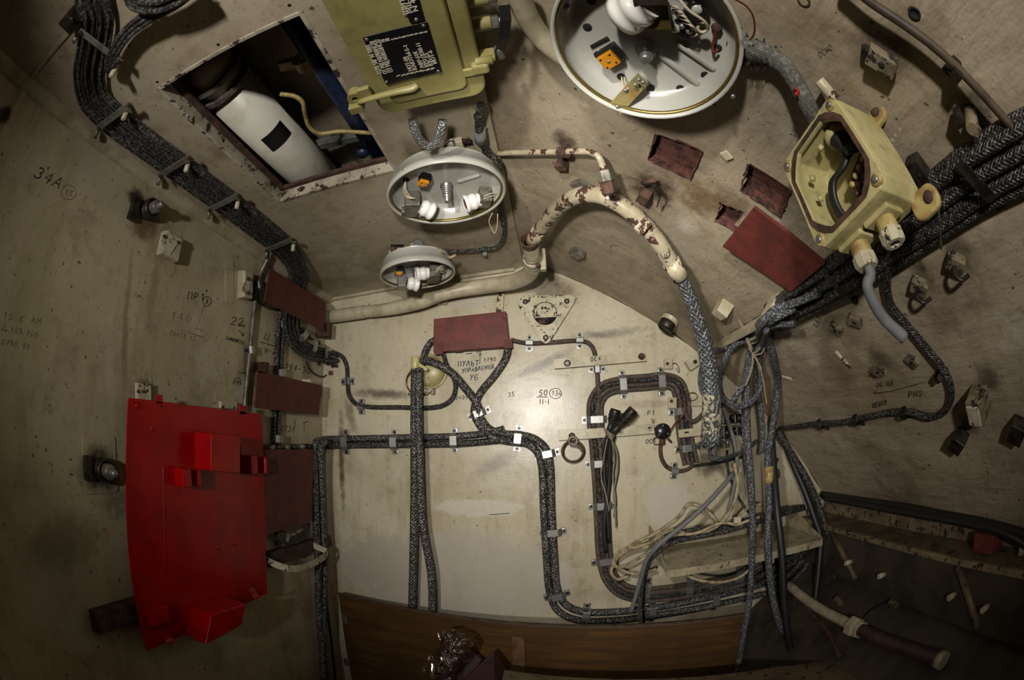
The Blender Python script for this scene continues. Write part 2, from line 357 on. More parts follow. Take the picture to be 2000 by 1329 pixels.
# cut-outs in the lining (pixel corners) -------------------------------------------------------------
CUT = [[(1282, 262), (1371, 296), (1347, 350), (1265, 313)], [(1462, 322), (1545, 372), (1524, 425), (1447, 372)], [(1408, 398), (1449, 414), (1436, 452), (1398, 432)]]
a0 = math.atan2(hull_z(-1.2)-HZ, -1.2-HX); a1 = math.atan2(0.02-HZ, math.sqrt(HR**2-(0.02-HZ)**2))
def hull_ay(a, y, o=0.0): return V((HX+(HR-o)*math.cos(a), y, HZ+(HR-o)*math.sin(a)))
NA, NY = 330, 340
def inside(q, poly):
    c = False; n = len(poly)
    for i in range(n):
        (x1, y1), (x2, y2) = poly[i], poly[(i+1) % n]
        if (y1 > q[1]) != (y2 > q[1]) and q[0] < (x2-x1)*(q[1]-y1)/(y2-y1)+x1: c = not c
    return c
CUT_AY = [[(math.atan2(p.z-HZ, p.x-HX)*HR, p.y) for p in [H(*c) for c in cut]] for cut in CUT]
# the lining is a grid with the cells of the cut-outs left open
bm = MB(); rnd = random.Random(3)
aa = [a0+(a1-a0)*i/NA for i in range(NA+1)]; yy = [Y_NEAR+(D_BACK-Y_NEAR)*j/NY for j in range(NY+1)]
for y in yy:
    for a in aa:
        o = 0.006*math.sin(a*31+y*2.0+1.5*math.sin(y*3.1))*math.sin(y*1.7+a*9)+.0025*math.sin(a*75+y*5)
        bm.v.append(hull_ay(a, y, o))
for j in range(NY):
    for i in range(NA):
        q = ((aa[i]+aa[i+1])/2*HR, (yy[j]+yy[j+1])/2)
        if any(inside(q, c) for c in CUT_AY): continue
        k = j*(NA+1)+i; bm.face([k, k+1, k+NA+2, k+NA+1], smooth=True)
hull = struct('wall_right', bm, M['hull'], 'curved hull side lined in painted fabric')
M['cork'] = NT('red_brown_primer_in_cutout'); _t = M['cork']
M['cork'] = _t.out(_t.mix(_t.ramp(_t.noise(38, 6, .7), .4, .65), srgb(96, 56, 45), srgb(34, 23, 20)), .85, 0, _t.bump(_t.noise(60, 6, .7), .8, .006))
names = ['large square cut-out in the hull lining nearest the round dish lamp', 'square cut-out in the hull lining beside the open junction box', 'small dark cut-out above the loose red plate corner']
for cut, cay, nm in zip(CUT, CUT_AY, names):
    bm = MB(); c = sum((V((a, y, 0)) for a, y in cay), V())/4; dep = .028; N_ = 10
    loop = []
    for i in range(4):
        (p0, q0), (p1, q1) = cay[i], cay[(i+1) % 4]
        for k in range(N_):
            t = k/N_; jit = rnd.uniform(-.002, .002); loop.append((p0*(1-t)+p1*t+jit, q0*(1-t)+q1*t+jit))
    n = len(loop)
    for s_, dd in ((1.06, -.002), (.97, -.001), (.97, -dep)):
        for a, y in loop: bm.v.append(hull_ay((c.x+(a-c.x)*s_)/HR, c.y+(y-c.y)*s_, -.0005 if dd > -.0015 else (.001 if dd == -.002 else dd)))
    for r in range(2):
        for i in range(n): j = (i+1) % n; bm.face([r*n+i, r*n+j, (r+1)*n+j, (r+1)*n+i])
    bm.face([2*n+i for i in range(n)])
    o = obj('lining_cutout', bm, M['cork'], hull); o['label'] = nm
# flat ceiling with the hatch opening
HT = [C(303, 169), C(598, 23), C(773, 331), C(547, 400)]
hx0, hx1 = (HT[0].x+HT[3].x)/2, (HT[1].x+HT[2].x)/2; hy0, hy1 = (HT[0].y+HT[1].y)/2, (HT[2].y+HT[3].y)/2

def cpt(x, y, o=0.0): return V((x, y, ceil_z(x)))+CN*o
TH = .03
bm = MB()
def cslab(x0, x1, y0, y1, o0=0.0, th=TH):
    q = [cpt(x0, y0, o0), cpt(x1, y0, o0), cpt(x1, y1, o0), cpt(x0, y1, o0)]
    bm.prism(q, -CN, th)
cslab(X_LEFT, hx0, Y_NEAR, D_BACK); cslab(hx1, XB, Y_NEAR, D_BACK); cslab(hx0, hx1, Y_NEAR, hy0); cslab(hx0, hx1, hy1, D_BACK)
ceil = struct('ceiling', bm, M['ceil'], 'flat cream ceiling panel with an open hatch')
# ------------------------------------------------------------------ more materials
M['braid'] = braid('grey_metal_braid', (44, 42, 40), (196, 194, 188), 8, .3, .36)
M['braid_dark'] = braid('dark_metal_braid', (36, 34, 32), (160, 156, 150), 8, .3, .38)
M['braid_blue'] = braid('blue_grey_woven_braid', (62, 64, 66), (186, 190, 194), 9, .2, .42)
M['braid_silver'] = braid('bright_silver_braid', (104, 104, 104), (240, 240, 238), 6, .5, .3, glint=220)
M['braid_brown'] = braid('brown_grey_braid', (70, 58, 49), (146, 134, 118), 9, .2, .45, .6)
M['braid_hose'] = braid('pale_grey_glass_fibre_hose', (92, 91, 85), (164, 163, 155), 24, .0, .7, .9)
M['rubber'] = plain('black_rubber', (30, 29, 28), .5)
M['rubber_grey'] = plain('grey_rubber_dusty', (112, 114, 114), .7, var=.6, scale=60)
M['string'] = plain('tan_twine', (134, 123, 102), .9, var=.5, scale=120)
M['wire_white'] = plain('aged_white_wire', (196, 184, 156), .5, var=.4)
M['wire_cream'] = paint('aged_cream_wire', (156, 144, 114), (108, 92, 66), 40, .6)
M['wire_copper'] = plain('copper_wire', (150, 84, 54), .35, .8)
M['wire_red'] = plain('dark_red_wire', (96, 34, 26), .5)
M['steel'] = plain('zinc_steel', (160, 160, 156), .36, .75, scale=80, var=.4)
M['zinc'] = paint('grey_galvanised_strip', (124, 122, 112), (96, 93, 84), 40, .45, metal=.25)
M['steel_dull'] = paint('dull_steel', (124, 120, 110), (84, 78, 68), 40, .42, metal=.45)
M['steel_dark'] = paint('dark_oily_steel', (66, 60, 52), (36, 32, 28), 40, .45, metal=.6)
M['rust'] = paint('rusty_iron', (82, 57, 43), (46, 32, 25), 40, .85, bump=.5)
M['oxide'] = paint('red_oxide_primer', (104, 44, 36), (84, 36, 30), 16, .62, bump=.12, dirt=.5)
M['oxide_dark'] = paint('dark_red_oxide_primer', (92, 42, 32), (76, 34, 27), 16, .7, bump=.1, dirt=.5)
M['red'] = paint('bright_red_gloss_paint', (160, 3, 6), (136, 2, 4), 8, .26, bump=.3, bscale=34, spec=.4, dirt=.15)
M['cream'] = paint('cream_paint', (182, 173, 148), (160, 150, 124), 16, .4)
M['cream_chip'] = paint('chipped_cream_paint', (164, 155, 131), (146, 136, 111), 16, .35, chips=(84, 50, 37), chip_lo=.55, chip_scale=24)
M['cream_chip2'] = paint('badly_chipped_cream_paint', (180, 170, 144), (160, 150, 122), 16, .4, chips=(84, 48, 34), chip_lo=.52, chip_scale=22)
M['cream_black'] = paint('cream_paint_worn_to_black', (190, 182, 156), (172, 164, 138), 16, .4, chips=(34, 30, 27), chip_lo=.57, chip_scale=42)
M['yellow'] = paint('khaki_yellow_enamel', (150, 142, 90), (136, 128, 78), 10, .38, bump=.1, dirt=.3)
M['yellow_pale'] = paint('pale_yellow_enamel', (180, 171, 122), (158, 149, 102), 14, .38, bump=.1, dirt=.5)
M['yellow_edge'] = paint('worn_pale_yellow_casting', (172, 156, 98), (132, 102, 62), 30, .45, dirt=.5)
M['enamel'] = paint('white_enamel', (166, 166, 158), (158, 157, 147), 8, .25, bump=.05, dirt=.12, spec=.6)
M['white_duct'] = paint('white_duct_paint', (196, 194, 180), (180, 176, 160), 6, .4, bump=.05, dirt=.25)
M['porcelain'] = plain('white_porcelain', (224, 222, 216), .22, var=.15, coat=.3)
M['orange'] = plain('orange_terminal_plastic', (202, 132, 20), .4, var=.4, scale=70)
M['brass'] = plain('dull_brass', (134, 116, 66), .35, .8)
M['bakelite'] = plain('black_bakelite', (26, 25, 24), .3)
M['brown_bake'] = plain('brown_bakelite', (70, 38, 26), .45)
M['plate_black'] = plain('black_name_plate', (14, 15, 20), .4)
M['ink_white'] = plain('white_print', (216, 208, 186), .6, var=.2)
M['ink'] = plain('dark_pencil_ink', (52, 46, 40), .8, var=.1)
M['ink_blue'] = plain('blue_ink', (40, 76, 88), .8, var=.1)
M['ink_pale'] = plain('faded_pencil', (134, 124, 100), .8, var=.1)
M['ink_red'] = plain('red_pencil', (130, 44, 34), .8, var=.1)
M['wood_dark'] = paint('dark_stained_wood', (74, 54, 38), (46, 34, 24), 26, .7)
M['blue_pipe'] = paint('dark_blue_pipe_paint', (34, 46, 74), (22, 30, 50), 20, .35)
M['recess'] = paint('dark_green_grey_recess', (104, 108, 97), (62, 64, 58), 14, .7)
M['blackhole'] = plain('dark_bore', (16, 13, 11), .9)
M['purple_hose'] = paint('dark_maroon_rubber', (72, 50, 50), (50, 36, 36), 20, .5)
# ------------------------------------------------------------------ builders
def pt(S, q, r):
    if len(q) == 2: return S(q[0], q[1], r)
    p = S(q[0], q[1], q[2]) if len(q) == 3 else q[2](q[0], q[1], q[3])
    if math.hypot(p.x-HX, p.z-HZ) > HR-max(r, .012): p = H(q[0], q[1], max(r, .012)*1.1)   # never behind the hull skin
    return p
def cable(name, label, S, pts, wpx, m, cat='cable', group=None, parent=None, r=None, seg=10, o=None, res=5):
    if r is None:
        c = [pt(S, q, .01) for q in pts]; k = sum(mpp(p) for p in c)/len(c); r = wpx*.5*k
    P3 = [pt(S, q, r*1.02 if o is None else o) for q in pts]
    ob = obj(name, MB().tube(P3, r, seg, res), M[m] if isinstance(m, str) else m, parent)
    if parent is None: tag(ob, label, cat, group)
    return ob
def sframe(S, x, y, ang, o=0.0):
    """point on S and its (along, across, normal) frame; ang = direction in the picture, degrees, 0 = right, 90 = up"""
    c = S(x, y, o); n = nrm(S, c); a = math.radians(ang); e = 3
    t = S(x+e*math.cos(a), y-e*math.sin(a), o)-S(x-e*math.cos(a), y+e*math.sin(a), o); t = (t-n*t.dot(n)).normalized()
    return c, t, n.cross(t).normalized(), n
def clamp(S, x, y, ang, wpx, label, m='steel', h=None, lug=9, b=6.5, group='saddle clamps', o=0.0, name='cable_clamp', bm_='steel_dark', one=False):
    """saddle clamp over a cable that runs in direction ang"""
    c, t, s, n = sframe(S, x, y, ang, o); k = mpp(c); w = wpx*.5*k+.0015
    h = (min(w*2, wpx*k)*1.03+.0015) if h is None else h
    lg = lug*k; hb = b*k; th = .0016
    prof = [(-w-lg, th), (-w, th), (-w*1.0, h*.6), (-w*.62, h), (w*.62, h), (w*1.0, h*.6), (w, th)]+([(w+lg, th)] if not one else [(w, 0)])
    q = thing(name, label, 'clamp', c, group)
    mb = MB(); k0 = 0
    for sgn in (0, 1):
        for (u_, v_) in prof:
            for e in (-1, 1): mb.v.append(c+s*u_+n*(v_+(th if sgn else 0))+t*(e*hb))
    N_ = len(prof)
    for i in range(N_-1):
        a = 2*i; mb.face([a, a+1, a+3, a+2][::-1]); o2 = 2*N_; mb.face([o2+a, o2+a+1, o2+a+3, o2+a+2])
        mb.face([a, a+2, o2+a+2, o2+a]); mb.face([a+1, o2+a+1, o2+a+3, a+3])
    mb.face([0, 2*N_, 2*N_+1, 1]); a = 2*(N_-1); mb.face([a, a+1, 2*N_+a+1, 2*N_+a])
    obj('strap', mb, M[m], q, .0006, 1)
    for e in ((-1, 1) if not one else (-1,)):
        p = c+s*(e*(w+lg*.5))
        obj('lug', MB().lathe(p, n, [(lg*.62, .0), (lg*.62, .003), (lg*.5, .0036), (0, .0036)], 12, smooth=False), M[m], q)
        obj('bolt', MB().hexa(p+n*.003, n, lg*.36, .005), M[bm_], q)
    return q
def run(S, rows, base, **kw):
    """rows: (x, y, angle, width, label)"""
    for (x, y, a, w_, lb) in rows: clamp(S, x, y, a, w_, lb, **kw)
def quad(S, corners, o=0.0): return [S(x, y, o) for x, y in corners]
def plate(name, label, cat, S, corners, o, th, m, bevel=.0015, group=None, parent=None):
    pts = quad(S, corners, o); n = nrm(S, sum(pts, V())/len(pts))
    ob = obj(name, MB().prism(ccw(pts, n), n, th), M[m], parent, bevel)
    if parent is None and label: tag(ob, label, cat, group)
    elif label: ob['label'] = label
    return ob
def ccw(pts, n):
    a = V()
    for i in range(len(pts)): a += V(pts[i]).cross(V(pts[(i+1) % len(pts)]))
    return pts if a.dot(n) > 0 else pts[::-1]
def rrect(c, a, b, hx, hy, r, k=4):
    out = []
    for (sx, sy, a0_) in ((1, 1, 0), (-1, 1, 90), (-1, -1, 180), (1, -1, 270)):
        for i in range(k+1):
            t = math.radians(a0_+90*i/k); out.append(c+a*(sx*(hx-r)+r*math.cos(t))+b*(sy*(hy-r)+r*math.sin(t)))
    return out
def pad(S, x, y, wpx, hpx, label=None, ang=0, th=.0018, r=.22, m=None, o=0.0, name='weld_pad', parent=None):
    """thin rounded backing plate welded to the surface and painted over"""
    c, t, s, n = sframe(S, x, y, ang, o); k = mpp(c); hx, hy = wpx*k/2, hpx*k/2
    ob = obj(name, MB().prism(rrect(c, t, s, hx, hy, min(hx, hy)*r*2), n, th), m or surf_mat(S), parent, .0006, 1)
    if parent is None: tag(ob, label, 'plate')
    return ob
def surf_mat(S): return M['back'] if S is B else M['left'] if S is L else M['ceil'] if S is C else M['hull']
def bolt_at(c, n, r, h, parent, m='steel_dark', hexh=True, name='bolt'):
    mb = MB().hexa(c, n, r, h) if hexh else MB().lathe(c, n, [(r, 0), (r, h*.6), (r*.6, h), (0, h)], 12)
    return obj(name, mb, M[m], parent)
def sbox(name, label, cat, S, x, y, ang, wpx, hpx, h, m, o=0.0, taper=1.0, bevel=.0015, hole=0, group=None, parent=None):
    """a block standing on a surface: size wpx x hpx in the picture, height h in metres"""
    c, t, s, n = sframe(S, x, y, ang, o); k = mpp(c)
    if hole and parent is None:
        q = thing(name, label, cat, c, group)
        obj('block', MB().box(c+n*(h/2), (t, s, n), (wpx*k, hpx*k, h), taper), M[m], q, bevel)
        obj('bore', MB().lathe(c+n*(h-.002), n, [(hole*k, 0), (hole*k, .0028), (hole*k*.8, .0028), (hole*k*.8, .0022), (0, .0022)], 12), M['blackhole'], q)
        return q
    ob = obj(name, MB().box(c+n*(h/2), (t, s, n), (wpx*k, hpx*k, h), taper), M[m], parent, bevel)
    if parent is None: tag(ob, label, cat, group)
    return ob
# ------------------------------------------------------------------ hand lettering (pen strokes on a wall)
_arc = lambda cx, cy, rx, ry, a, b, n=8: [(cx+rx*math.cos(math.radians(a+(b-a)*i/n)), cy+ry*math.sin(math.radians(a+(b-a)*i/n))) for i in range(n+1)]
GL = {'0': [_arc(.5, .5, .35, .5, 0, 360, 12)], '1': [[(.3, .75), (.55, 1), (.55, 0)]], '2': [_arc(.45, .72, .35, .28, 160, -30)+[(.1, 0), (.85, .02)]],
      '3': [_arc(.4, .75, .32, .25, 150, -80)+_arc(.4, .26, .38, .26, 80, -150)], '4': [[(.6, 0), (.6, 1), (.1, .35), (.85, .35)]], '5': [[(.8, 1), (.25, 1), (.2, .58)]+_arc(.42, .3, .36, .3, 110, -140)],
      '7': [[(.1, 1), (.8, 1), (.35, 0)], [(.3, .5), (.7, .5)]], '8': [_arc(.45, .75, .28, .25, -90, 270, 10), _arc(.45, .25, .35, .25, 90, 450, 10)], '9': [_arc(.45, .7, .3, .28, 0, 360, 10)+[(.7, .2), (.4, 0)]],
      'А': [[(0, 0), (.45, 1), (.85, 0)], [(.18, .38), (.7, .38)]], 'Б': [[(.8, 1), (.15, 1), (.15, 0), (.6, 0), (.8, .25), (.6, .5), (.15, .52)]], 'В': [[(.15, 0), (.15, 1), (.6, .95), (.65, .6), (.15, .52), (.75, .4), (.7, .05), (.15, 0)]],
      'Г': [[(.1, 0), (.1, 1), (.8, 1)]], 'Е': [[(.8, 1), (.15, 1), (.15, 0), (.8, 0)], [(.15, .5), (.6, .5)]], 'И': [[(.1, 1), (.1, 0), (.8, 1), (.8, 0)]], 'К': [[(.15, 1), (.15, 0)], [(.75, 1), (.15, .45), (.8, 0)]],
      'Л': [[(0, 0), (.3, .9), (.5, 1), (.8, 0)]], 'М': [[(0, 0), (.1, 1), (.45, .4), (.8, 1), (.9, 0)]], 'Н': [[(.1, 0), (.1, 1)], [(.8, 0), (.8, 1)], [(.1, .5), (.8, .5)]], 'О': [_arc(.45, .5, .38, .5, 0, 360, 12)],
      'П': [[(.1, 0), (.1, 1), (.8, 1), (.8, 0)]], 'Р': [[(.15, 0), (.15, 1), (.6, 1), (.75, .75), (.55, .5), (.15, .48)]], 'С': [_arc(.5, .5, .4, .5, 50, 310)], 'Т': [[(0, 1), (.9, 1)], [(.45, 1), (.45, 0)]],
      'У': [[(.1, 1), (.45, .45)], [(.8, 1), (.25, -.1)]], 'Ц': [[(.1, 1), (.1, 0), (.9, 0), (.9, -.2)], [(.75, 1), (.75, 0)]], 'Ь': [[(.15, 1), (.15, 0), (.65, 0), (.75, .25), (.6, .48), (.15, .5)]], 'Я': [[(.75, 0), (.75, 1), (.3, 1), (.15, .75), (.3, .5), (.75, .5)], [(.45, .5), (.1, 0)]],
      '-': [[(.15, .5), (.75, .5)]], '/': [[(.1, -.1), (.8, 1.1)]], '.': [[(.3, .02), (.4, .04)]], ' ': [], ',': [[(.4, .1), (.25, -.15)]], '→': [[(0, .5), (1, .5)], [(.65, .75), (1, .5), (.65, .25)]], '_': [[(-.2, -.12), (1.2, -.12)]]}
def note(S, x, y, text, hpx, label, ang=0, m='ink', pen=1.6, sp=.78, shear=.12, extra=(), o=0.0004):
    """handwriting starting at picture point x, y (baseline), extra: polylines in picture pixels"""
    a = math.radians(ang); ca, sa = math.cos(a), math.sin(a); cx = 0; rnd_ = random.Random(text+str(x))
    k = mpp(S(x, y)); r = pen*.5*k; q = thing('handwritten_note', label, 'writing', S(x, y, o)); mb = MB()
    def put(poly): mb.tube([S(px, py, o) for px, py in poly], r, 4, 2, spline=len(poly) > 4)
    for ch in text:
        mb = MB()
        j = rnd_.uniform(-.06, .06)
        for stx in GL.get(ch, []):
            poly = []
            for (u_, v_) in stx:
                gx = (cx+u_*sp+shear*v_)*hpx; gy = (v_+j)*hpx; poly.append((x+gx*ca-gy*sa*1 if False else x+gx*ca+gy*sa*-1, y-(gx*sa+gy*ca)))
            put(poly)
        if mb.f: obj('letter', mb, M[m], q)
        cx += sp+.14
    for poly in extra: mb = MB(); put(poly); obj('pen_line', mb, M[m], q)
    return q
def ring_px(cx, cy, rx, ry, n=16): return [(cx+rx*math.cos(2*math.pi*i/n), cy+ry*math.sin(2*math.pi*i/n)) for i in range(n+1)]
def text_mesh(parent, s, c, ax, size, m, name='lettering', extr=.0003, spacing=1.0, font_w=1.0):
    """printed lettering on a plate: baseline start c, ax = (along, up, normal)"""
    cu = bpy.data.curves.new('t', 'FONT'); cu.body = s; cu.size = size; cu.extrude = extr; cu.resolution_u = 2; cu.offset = .0002*font_w; cu.space_character = spacing
    to = bpy.data.objects.new('t', cu); COL.objects.link(to); dg = bpy.context.evaluated_depsgraph_get(); dg.update()
    me = bpy.data.meshes.new_from_object(to.evaluated_get(dg)); bpy.data.objects.remove(to); bpy.data.curves.remove(cu)
    mb = MB(); a, b, n = ax
    for v in me.vertices: mb.v.append(V(c)+a*v.co.x+b*v.co.y+n*(v.co.z+extr))
    for p in me.polygons: mb.face(list(p.vertices))
    bpy.data.meshes.remove(me)
    return obj(name, mb, M[m], parent) if mb.f else None
# ================================================================== BACK WALL
# filler board under the hull edge, top right of the wall
plate('filler_board', 'thin cream filler board in the angle of end wall and hull', 'board', B, [(1115, 586), (1143, 600), (1306, 693), (1420, 790), (1520, 905), (1570, 925), (1540, 868), (1450, 772), (1351, 688), (1309, 658), (1236, 608), (1149, 560), (1075, 538)], 0, .004, 'back')
# ventilation pipe under the ceiling
vp = thing('vent_pipe', 'thick cream painted pipe running under the ceiling and bending up', 'pipe', B(640, 620, .08))
pr = 14*mpp(B(800, 590, .1))
pp = [B(636, 620, .06), B(690, 612, .07), B(760, 604, .08), B(820, 590, .10), B(870, 572, .11), B(940, 560, .11), B(1000, 551, .16), B(1030, 538, .25), B(1041, 518, .36), B(1039, 493, .48), B(1035, 471, .56)]
obj('pipe', MB().tube(pp, [pr*.82]*2+[pr*.9]+[pr]*5+[pr*.93, pr*.88, pr*.85], 20, 6, caps=False), M['cream'], vp)
obj('sleeve', MB().tube([B(636, 620, .06), B(660, 617, .065), B(712, 609, .075)], pr*.95, 20, 4), M['cream'], vp)
t_ = (pp[-1]-pp[-2]).normalized()
obj('broken_end', MB().lathe(pp[-1], t_, [(pr*.86, -.03), (pr*.9, 0), (pr*1.02, .022), (pr*.96, .022), (pr*.84, 0), (pr*.82, -.04), (0, -.04)], 20), M['rust'], vp)
wl = (pp[-2]-pp[-3]).normalized()
for q in (.2, .8): obj('weld_bead', MB().lathe(pp[-3].lerp(pp[-2], q), (pp[-2]-pp[-3]), [(pr, -.004), (pr*1.07, 0), (pr, .004)], 20), M['cream'], vp)
cl = thing('pipe_clamp', 'cream strap clamp with bolt holding the upturned pipe end', 'clamp', B(1040, 505, .42))
pc = B(1040, 507, .415); tq = (pp[-2]-pp[-3]).normalized()
obj('strap', MB().lathe(pc, tq, [(pr*.9, -.012), (pr*1.06, -.012), (pr*1.06, .012), (pr*.9, .012)], 20, smooth=False), M['cream'], cl, .001)
obj('bracket', MB().box(B(1060, 508, .40), (X3, Z3, Y3), (.026, .09, .035)), M['cream'], cl, .006)
bolt_at(B(1052, 520, .43), V((-.2, -1, 0)), .009, .02, cl, 'rust')
# the big arched pipe, paint peeling, with the woven hose in it
ap = thing('arched_pipe', 'arched cream pipe with peeling paint across the hull', 'pipe', P(1036, 474, 1.61))
ar = .0242
aw = [(1037, 474, P, 1.61), (1062, 438, P, 1.50), (1095, 402, P, 1.36), (1130, 382, P, 1.27), (1170, 381, P, 1.23), (1215, 402, P, 1.22), (1255, 436, P, 1.23), (1285, 472, P, 1.25), (1308, 508, P, 1.28), (1326, 536, P, 1.30)]
apts = [q[2](q[0], q[1], q[3]) for q in aw]
obj('pipe', MB().tube(apts, ar, 20, 7, caps=False), M['cream_chip'], ap)
te = (apts[-1]-apts[-2]).normalized()
obj('chipped_collar', MB().tube([apts[-2].lerp(apts[-1], .1), apts[-1]+te*.012], ar*1.12, 20, spline=False), M['cream_chip2'], ap)
obj('chipped_socket', MB().tube([apts[0]-(apts[1]-apts[0])*.05, apts[0].lerp(apts[1], .7)], ar*1.04, 20, spline=False), M['cream_chip2'], ap)
k_ = apts[6]; pd = (EYE-k_).normalized(); td = (apts[7]-apts[5]).normalized()
obj('lug', MB().box(k_+pd*(ar*.95)-Z3*.01, (td, pd.cross(td), pd), (.03, .045, .022)), M['cream_chip2'], ap, .003)
cm = apts[8].lerp(apts[7], .4)+(EYE-apts[8]).normalized()*ar*1.02; dd_ = (EYE-cm).normalized(); ux = dd_.cross(Z3).normalized(); uy = ux.cross(dd_)
mb = MB().tube([cm+ux*.013*math.cos(a*.5236)+uy*.016*math.sin(a*.5236) for a in range(12)], .0012, 5, 2, closed=True)
mb.tube([cm-ux*.012, cm+ux*.012], .0012, 5); mb.tube([cm-uy*.014+ux*.002, cm+uy*.014+ux*.002], .0012, 5); mb.tube([cm-uy*.014-ux*.003, cm+uy*.014-ux*.003], .0012, 5)
obj('painted_mark', mb, M['ink'], ap)
mb = MB()
for i in range(16):   # inked scribble along the rising part
    f = i/15; q = apts[1].lerp(apts[2], min(1, f*1.6)) if f < .62 else apts[2].lerp(apts[3], (f-.62)/.38*.9); d = (EYE-q).normalized(); u1 = (apts[2]-apts[1]).normalized(); v1 = d.cross(u1)
    b0 = q+d*ar*1.06; mb.tube([b0-v1*.006+u1*.004*(i % 3), b0+v1*(.004+.003*(i % 2)), b0+v1*.002+u1*.008], .0011, 4, 2)
obj('ink_scribble', mb, M['ink_blue'], ap)
hw = [(1322, 532, P, 1.30), (1338, 560, P, 1.32), (1358, 610, P, 1.36), (1378, 680, P, 1.42), (1389, 750, P, 1.48), (1390, 820, P, 1.53), (1387, 868, P, 1.57)]
hr = .032
hp = [q[2](q[0], q[1], q[3]) for q in hw]
wh = thing('woven_hose', 'thick blue-grey woven hose hanging from the arched pipe', 'hose', hp[0])
obj('sheath', MB().tube(hp, [hr*.6, hr*.64, hr*.7, hr*.84, hr*.97, hr*1.06, hr*1.1], 18, 8), M['braid_blue'], wh)
M['hose_paint'] = paint('cream_smeared_braid', (178, 170, 142), (112, 110, 104), 34, .7, bump=.8, bscale=160, chips=(74, 74, 74), chip_lo=.5, chip_scale=60)
obj('paint_smear', MB().tube([hp[-3].lerp(hp[-2], .2), hp[-2], hp[-1]+V((0, 0, .005))], [hr*.99, hr*1.08, hr*1.12], 18, 5, caps=False), M['hose_paint'], wh)
mb = MB(); rn = random.Random(5)
for i in range(70):
    a = rn.uniform(0, 6.28); q = hp[-1]+V((math.cos(a)*hr, math.sin(a)*hr, .01)); e = q+V((math.cos(a)*rn.uniform(.003, .03), math.sin(a)*rn.uniform(.003, .02), -rn.uniform(.006, .03)))
    mb.tube([q, q.lerp(e, .5)+V((0, 0, .006)), e], .0013, 4, 2)
obj('frayed_end', mb, M['braid_blue'], wh)
# red-brown box plate and its two mounts
q = thing('terminal_cover', 'dull red steel cover box on the end wall with cables leaving it', 'cover', B(925, 655))
cn_ = quad(B, [(852, 628), (990, 613), (997, 681), (851, 692)], .012)
obj('plate', MB().prism(ccw(cn_, V((0, -1, 0))), V((0, -1, 0)), .045), M['oxide'], q, .003)
for x, y in ((862, 682), (990, 676), (860, 640), (984, 622)): bolt_at(B(x, y, .057), V((0, -1, 0)), .005, .002, q, 'oxide_dark', False, 'rivet')
obj('corner_tab', MB().prism(ccw(quad(B, [(850, 672), (866, 670), (866, 692), (849, 694)], .057), V((0, -1, 0))), V((0, -1, 0)), .003), M['oxide_dark'], q)
obj('corner_tab', MB().prism(ccw(quad(B, [(985, 664), (1000, 663), (1001, 680), (986, 682)], .057), V((0, -1, 0))), V((0, -1, 0)), .003), M['oxide_dark'], q)
q = thing('mount_bracket', 'small cream block with a bolt hole above the red cover box', 'bracket', B(868, 588))
pad(B, 872, 592, 42, 36, parent=q); sbox('block', None, None, B, 866, 587, 0, 17, 20, .03, 'cream', parent=q); bolt_at(B(866, 587, .03), V((0, -1, 0)), .008, .006, q, 'rust')
q = thing('mount_strip', 'rusty upright strip bolted between pipe and red cover box', 'bracket', B(978, 595))
pad(B, 970, 586, 46, 36, parent=q); sbox('strip', None, None, B, 978, 592, 85, 42, 13, .022, 'cream_chip2', parent=q); bolt_at(B(977, 576, .022), V((0, -1, 0)), .01, .01, q, 'rust')
# triangular plate with a round hole
tc = [(1016, 578), (1008, 588), (1012, 598), (1056, 666), (1066, 672), (1074, 668), (1120, 594), (1126, 583), (1116, 577)]
q = thing('triangular_plate', 'white triangular plate with round hole and three bolts', 'plate', B(1066, 620))
outp = ccw(quad(B, tc, .02), V((0, -1, 0))); cc = B(1065, 613, .02); inn = []
rad = 23*mpp(cc); N_ = 36
def onpoly(poly, c, ang):
    d = V((math.cos(ang), 0, math.sin(ang))); best = None
    for i in range(len(poly)):
        a, b = poly[i], poly[(i+1) % len(poly)]; e = b-a; den = d.x*e.z-d.z*e.x
        if abs(den) < 1e-9: continue
        t = ((a.x-c.x)*e.z-(a.z-c.z)*e.x)/den; s = ((a.x-c.x)*d.z-(a.z-c.z)*d.x)/den
        if t > 0 and -1e-6 <= s <= 1+1e-6 and (best is None or t < best): best = t
    return c+d*best
angs = sorted([2*math.pi*i/N_ for i in range(N_)]+[math.atan2(p.z-cc.z, p.x-cc.x) % (2*math.pi) for p in outp])
o1 = [onpoly(outp, cc, a) for a in angs]; i1 = [cc+V((math.cos(a), 0, math.sin(a)))*rad for a in angs]
obj('plate', MB().plate_hole(ccw(o1, V((0, -1, 0))), i1 if ccw(o1, V((0, -1, 0))) is o1 else i1[::-1], V((0, -1, 0)), .004), M['cream_black'], q, .0008, 1)
obj('boss', MB().lathe(B(1065, 613, .0), V((0, -1, 0)), [(rad*.98, 0), (rad*.98, .006), (0, .006)], 24), M['steel_dark'], q)
obj('half_disc', MB().prism(ccw([B(1065, 613, .007)+V((math.cos(a), 0, math.sin(a)))*rad*.93 for a in [math.pi*(-.12+1.24*i/16) for i in range(17)]], V((0, -1, 0))), V((0, -1, 0)), .006), M['cream_black'], q)
obj('slot', MB().box(B(1058, 629, .012), AX_B, (.03, .02, .006)), M['rust'], q)
for x, y in ((1026, 590), (1107, 589), (1066, 660)):
    bolt_at(B(x, y, .022), V((0, -1, 0)), .013, .004, q, 'steel_dark', False, 'washer'); bolt_at(B(x, y, .026), V((0, -1, 0)), .007, .006, q, 'steel_dull')
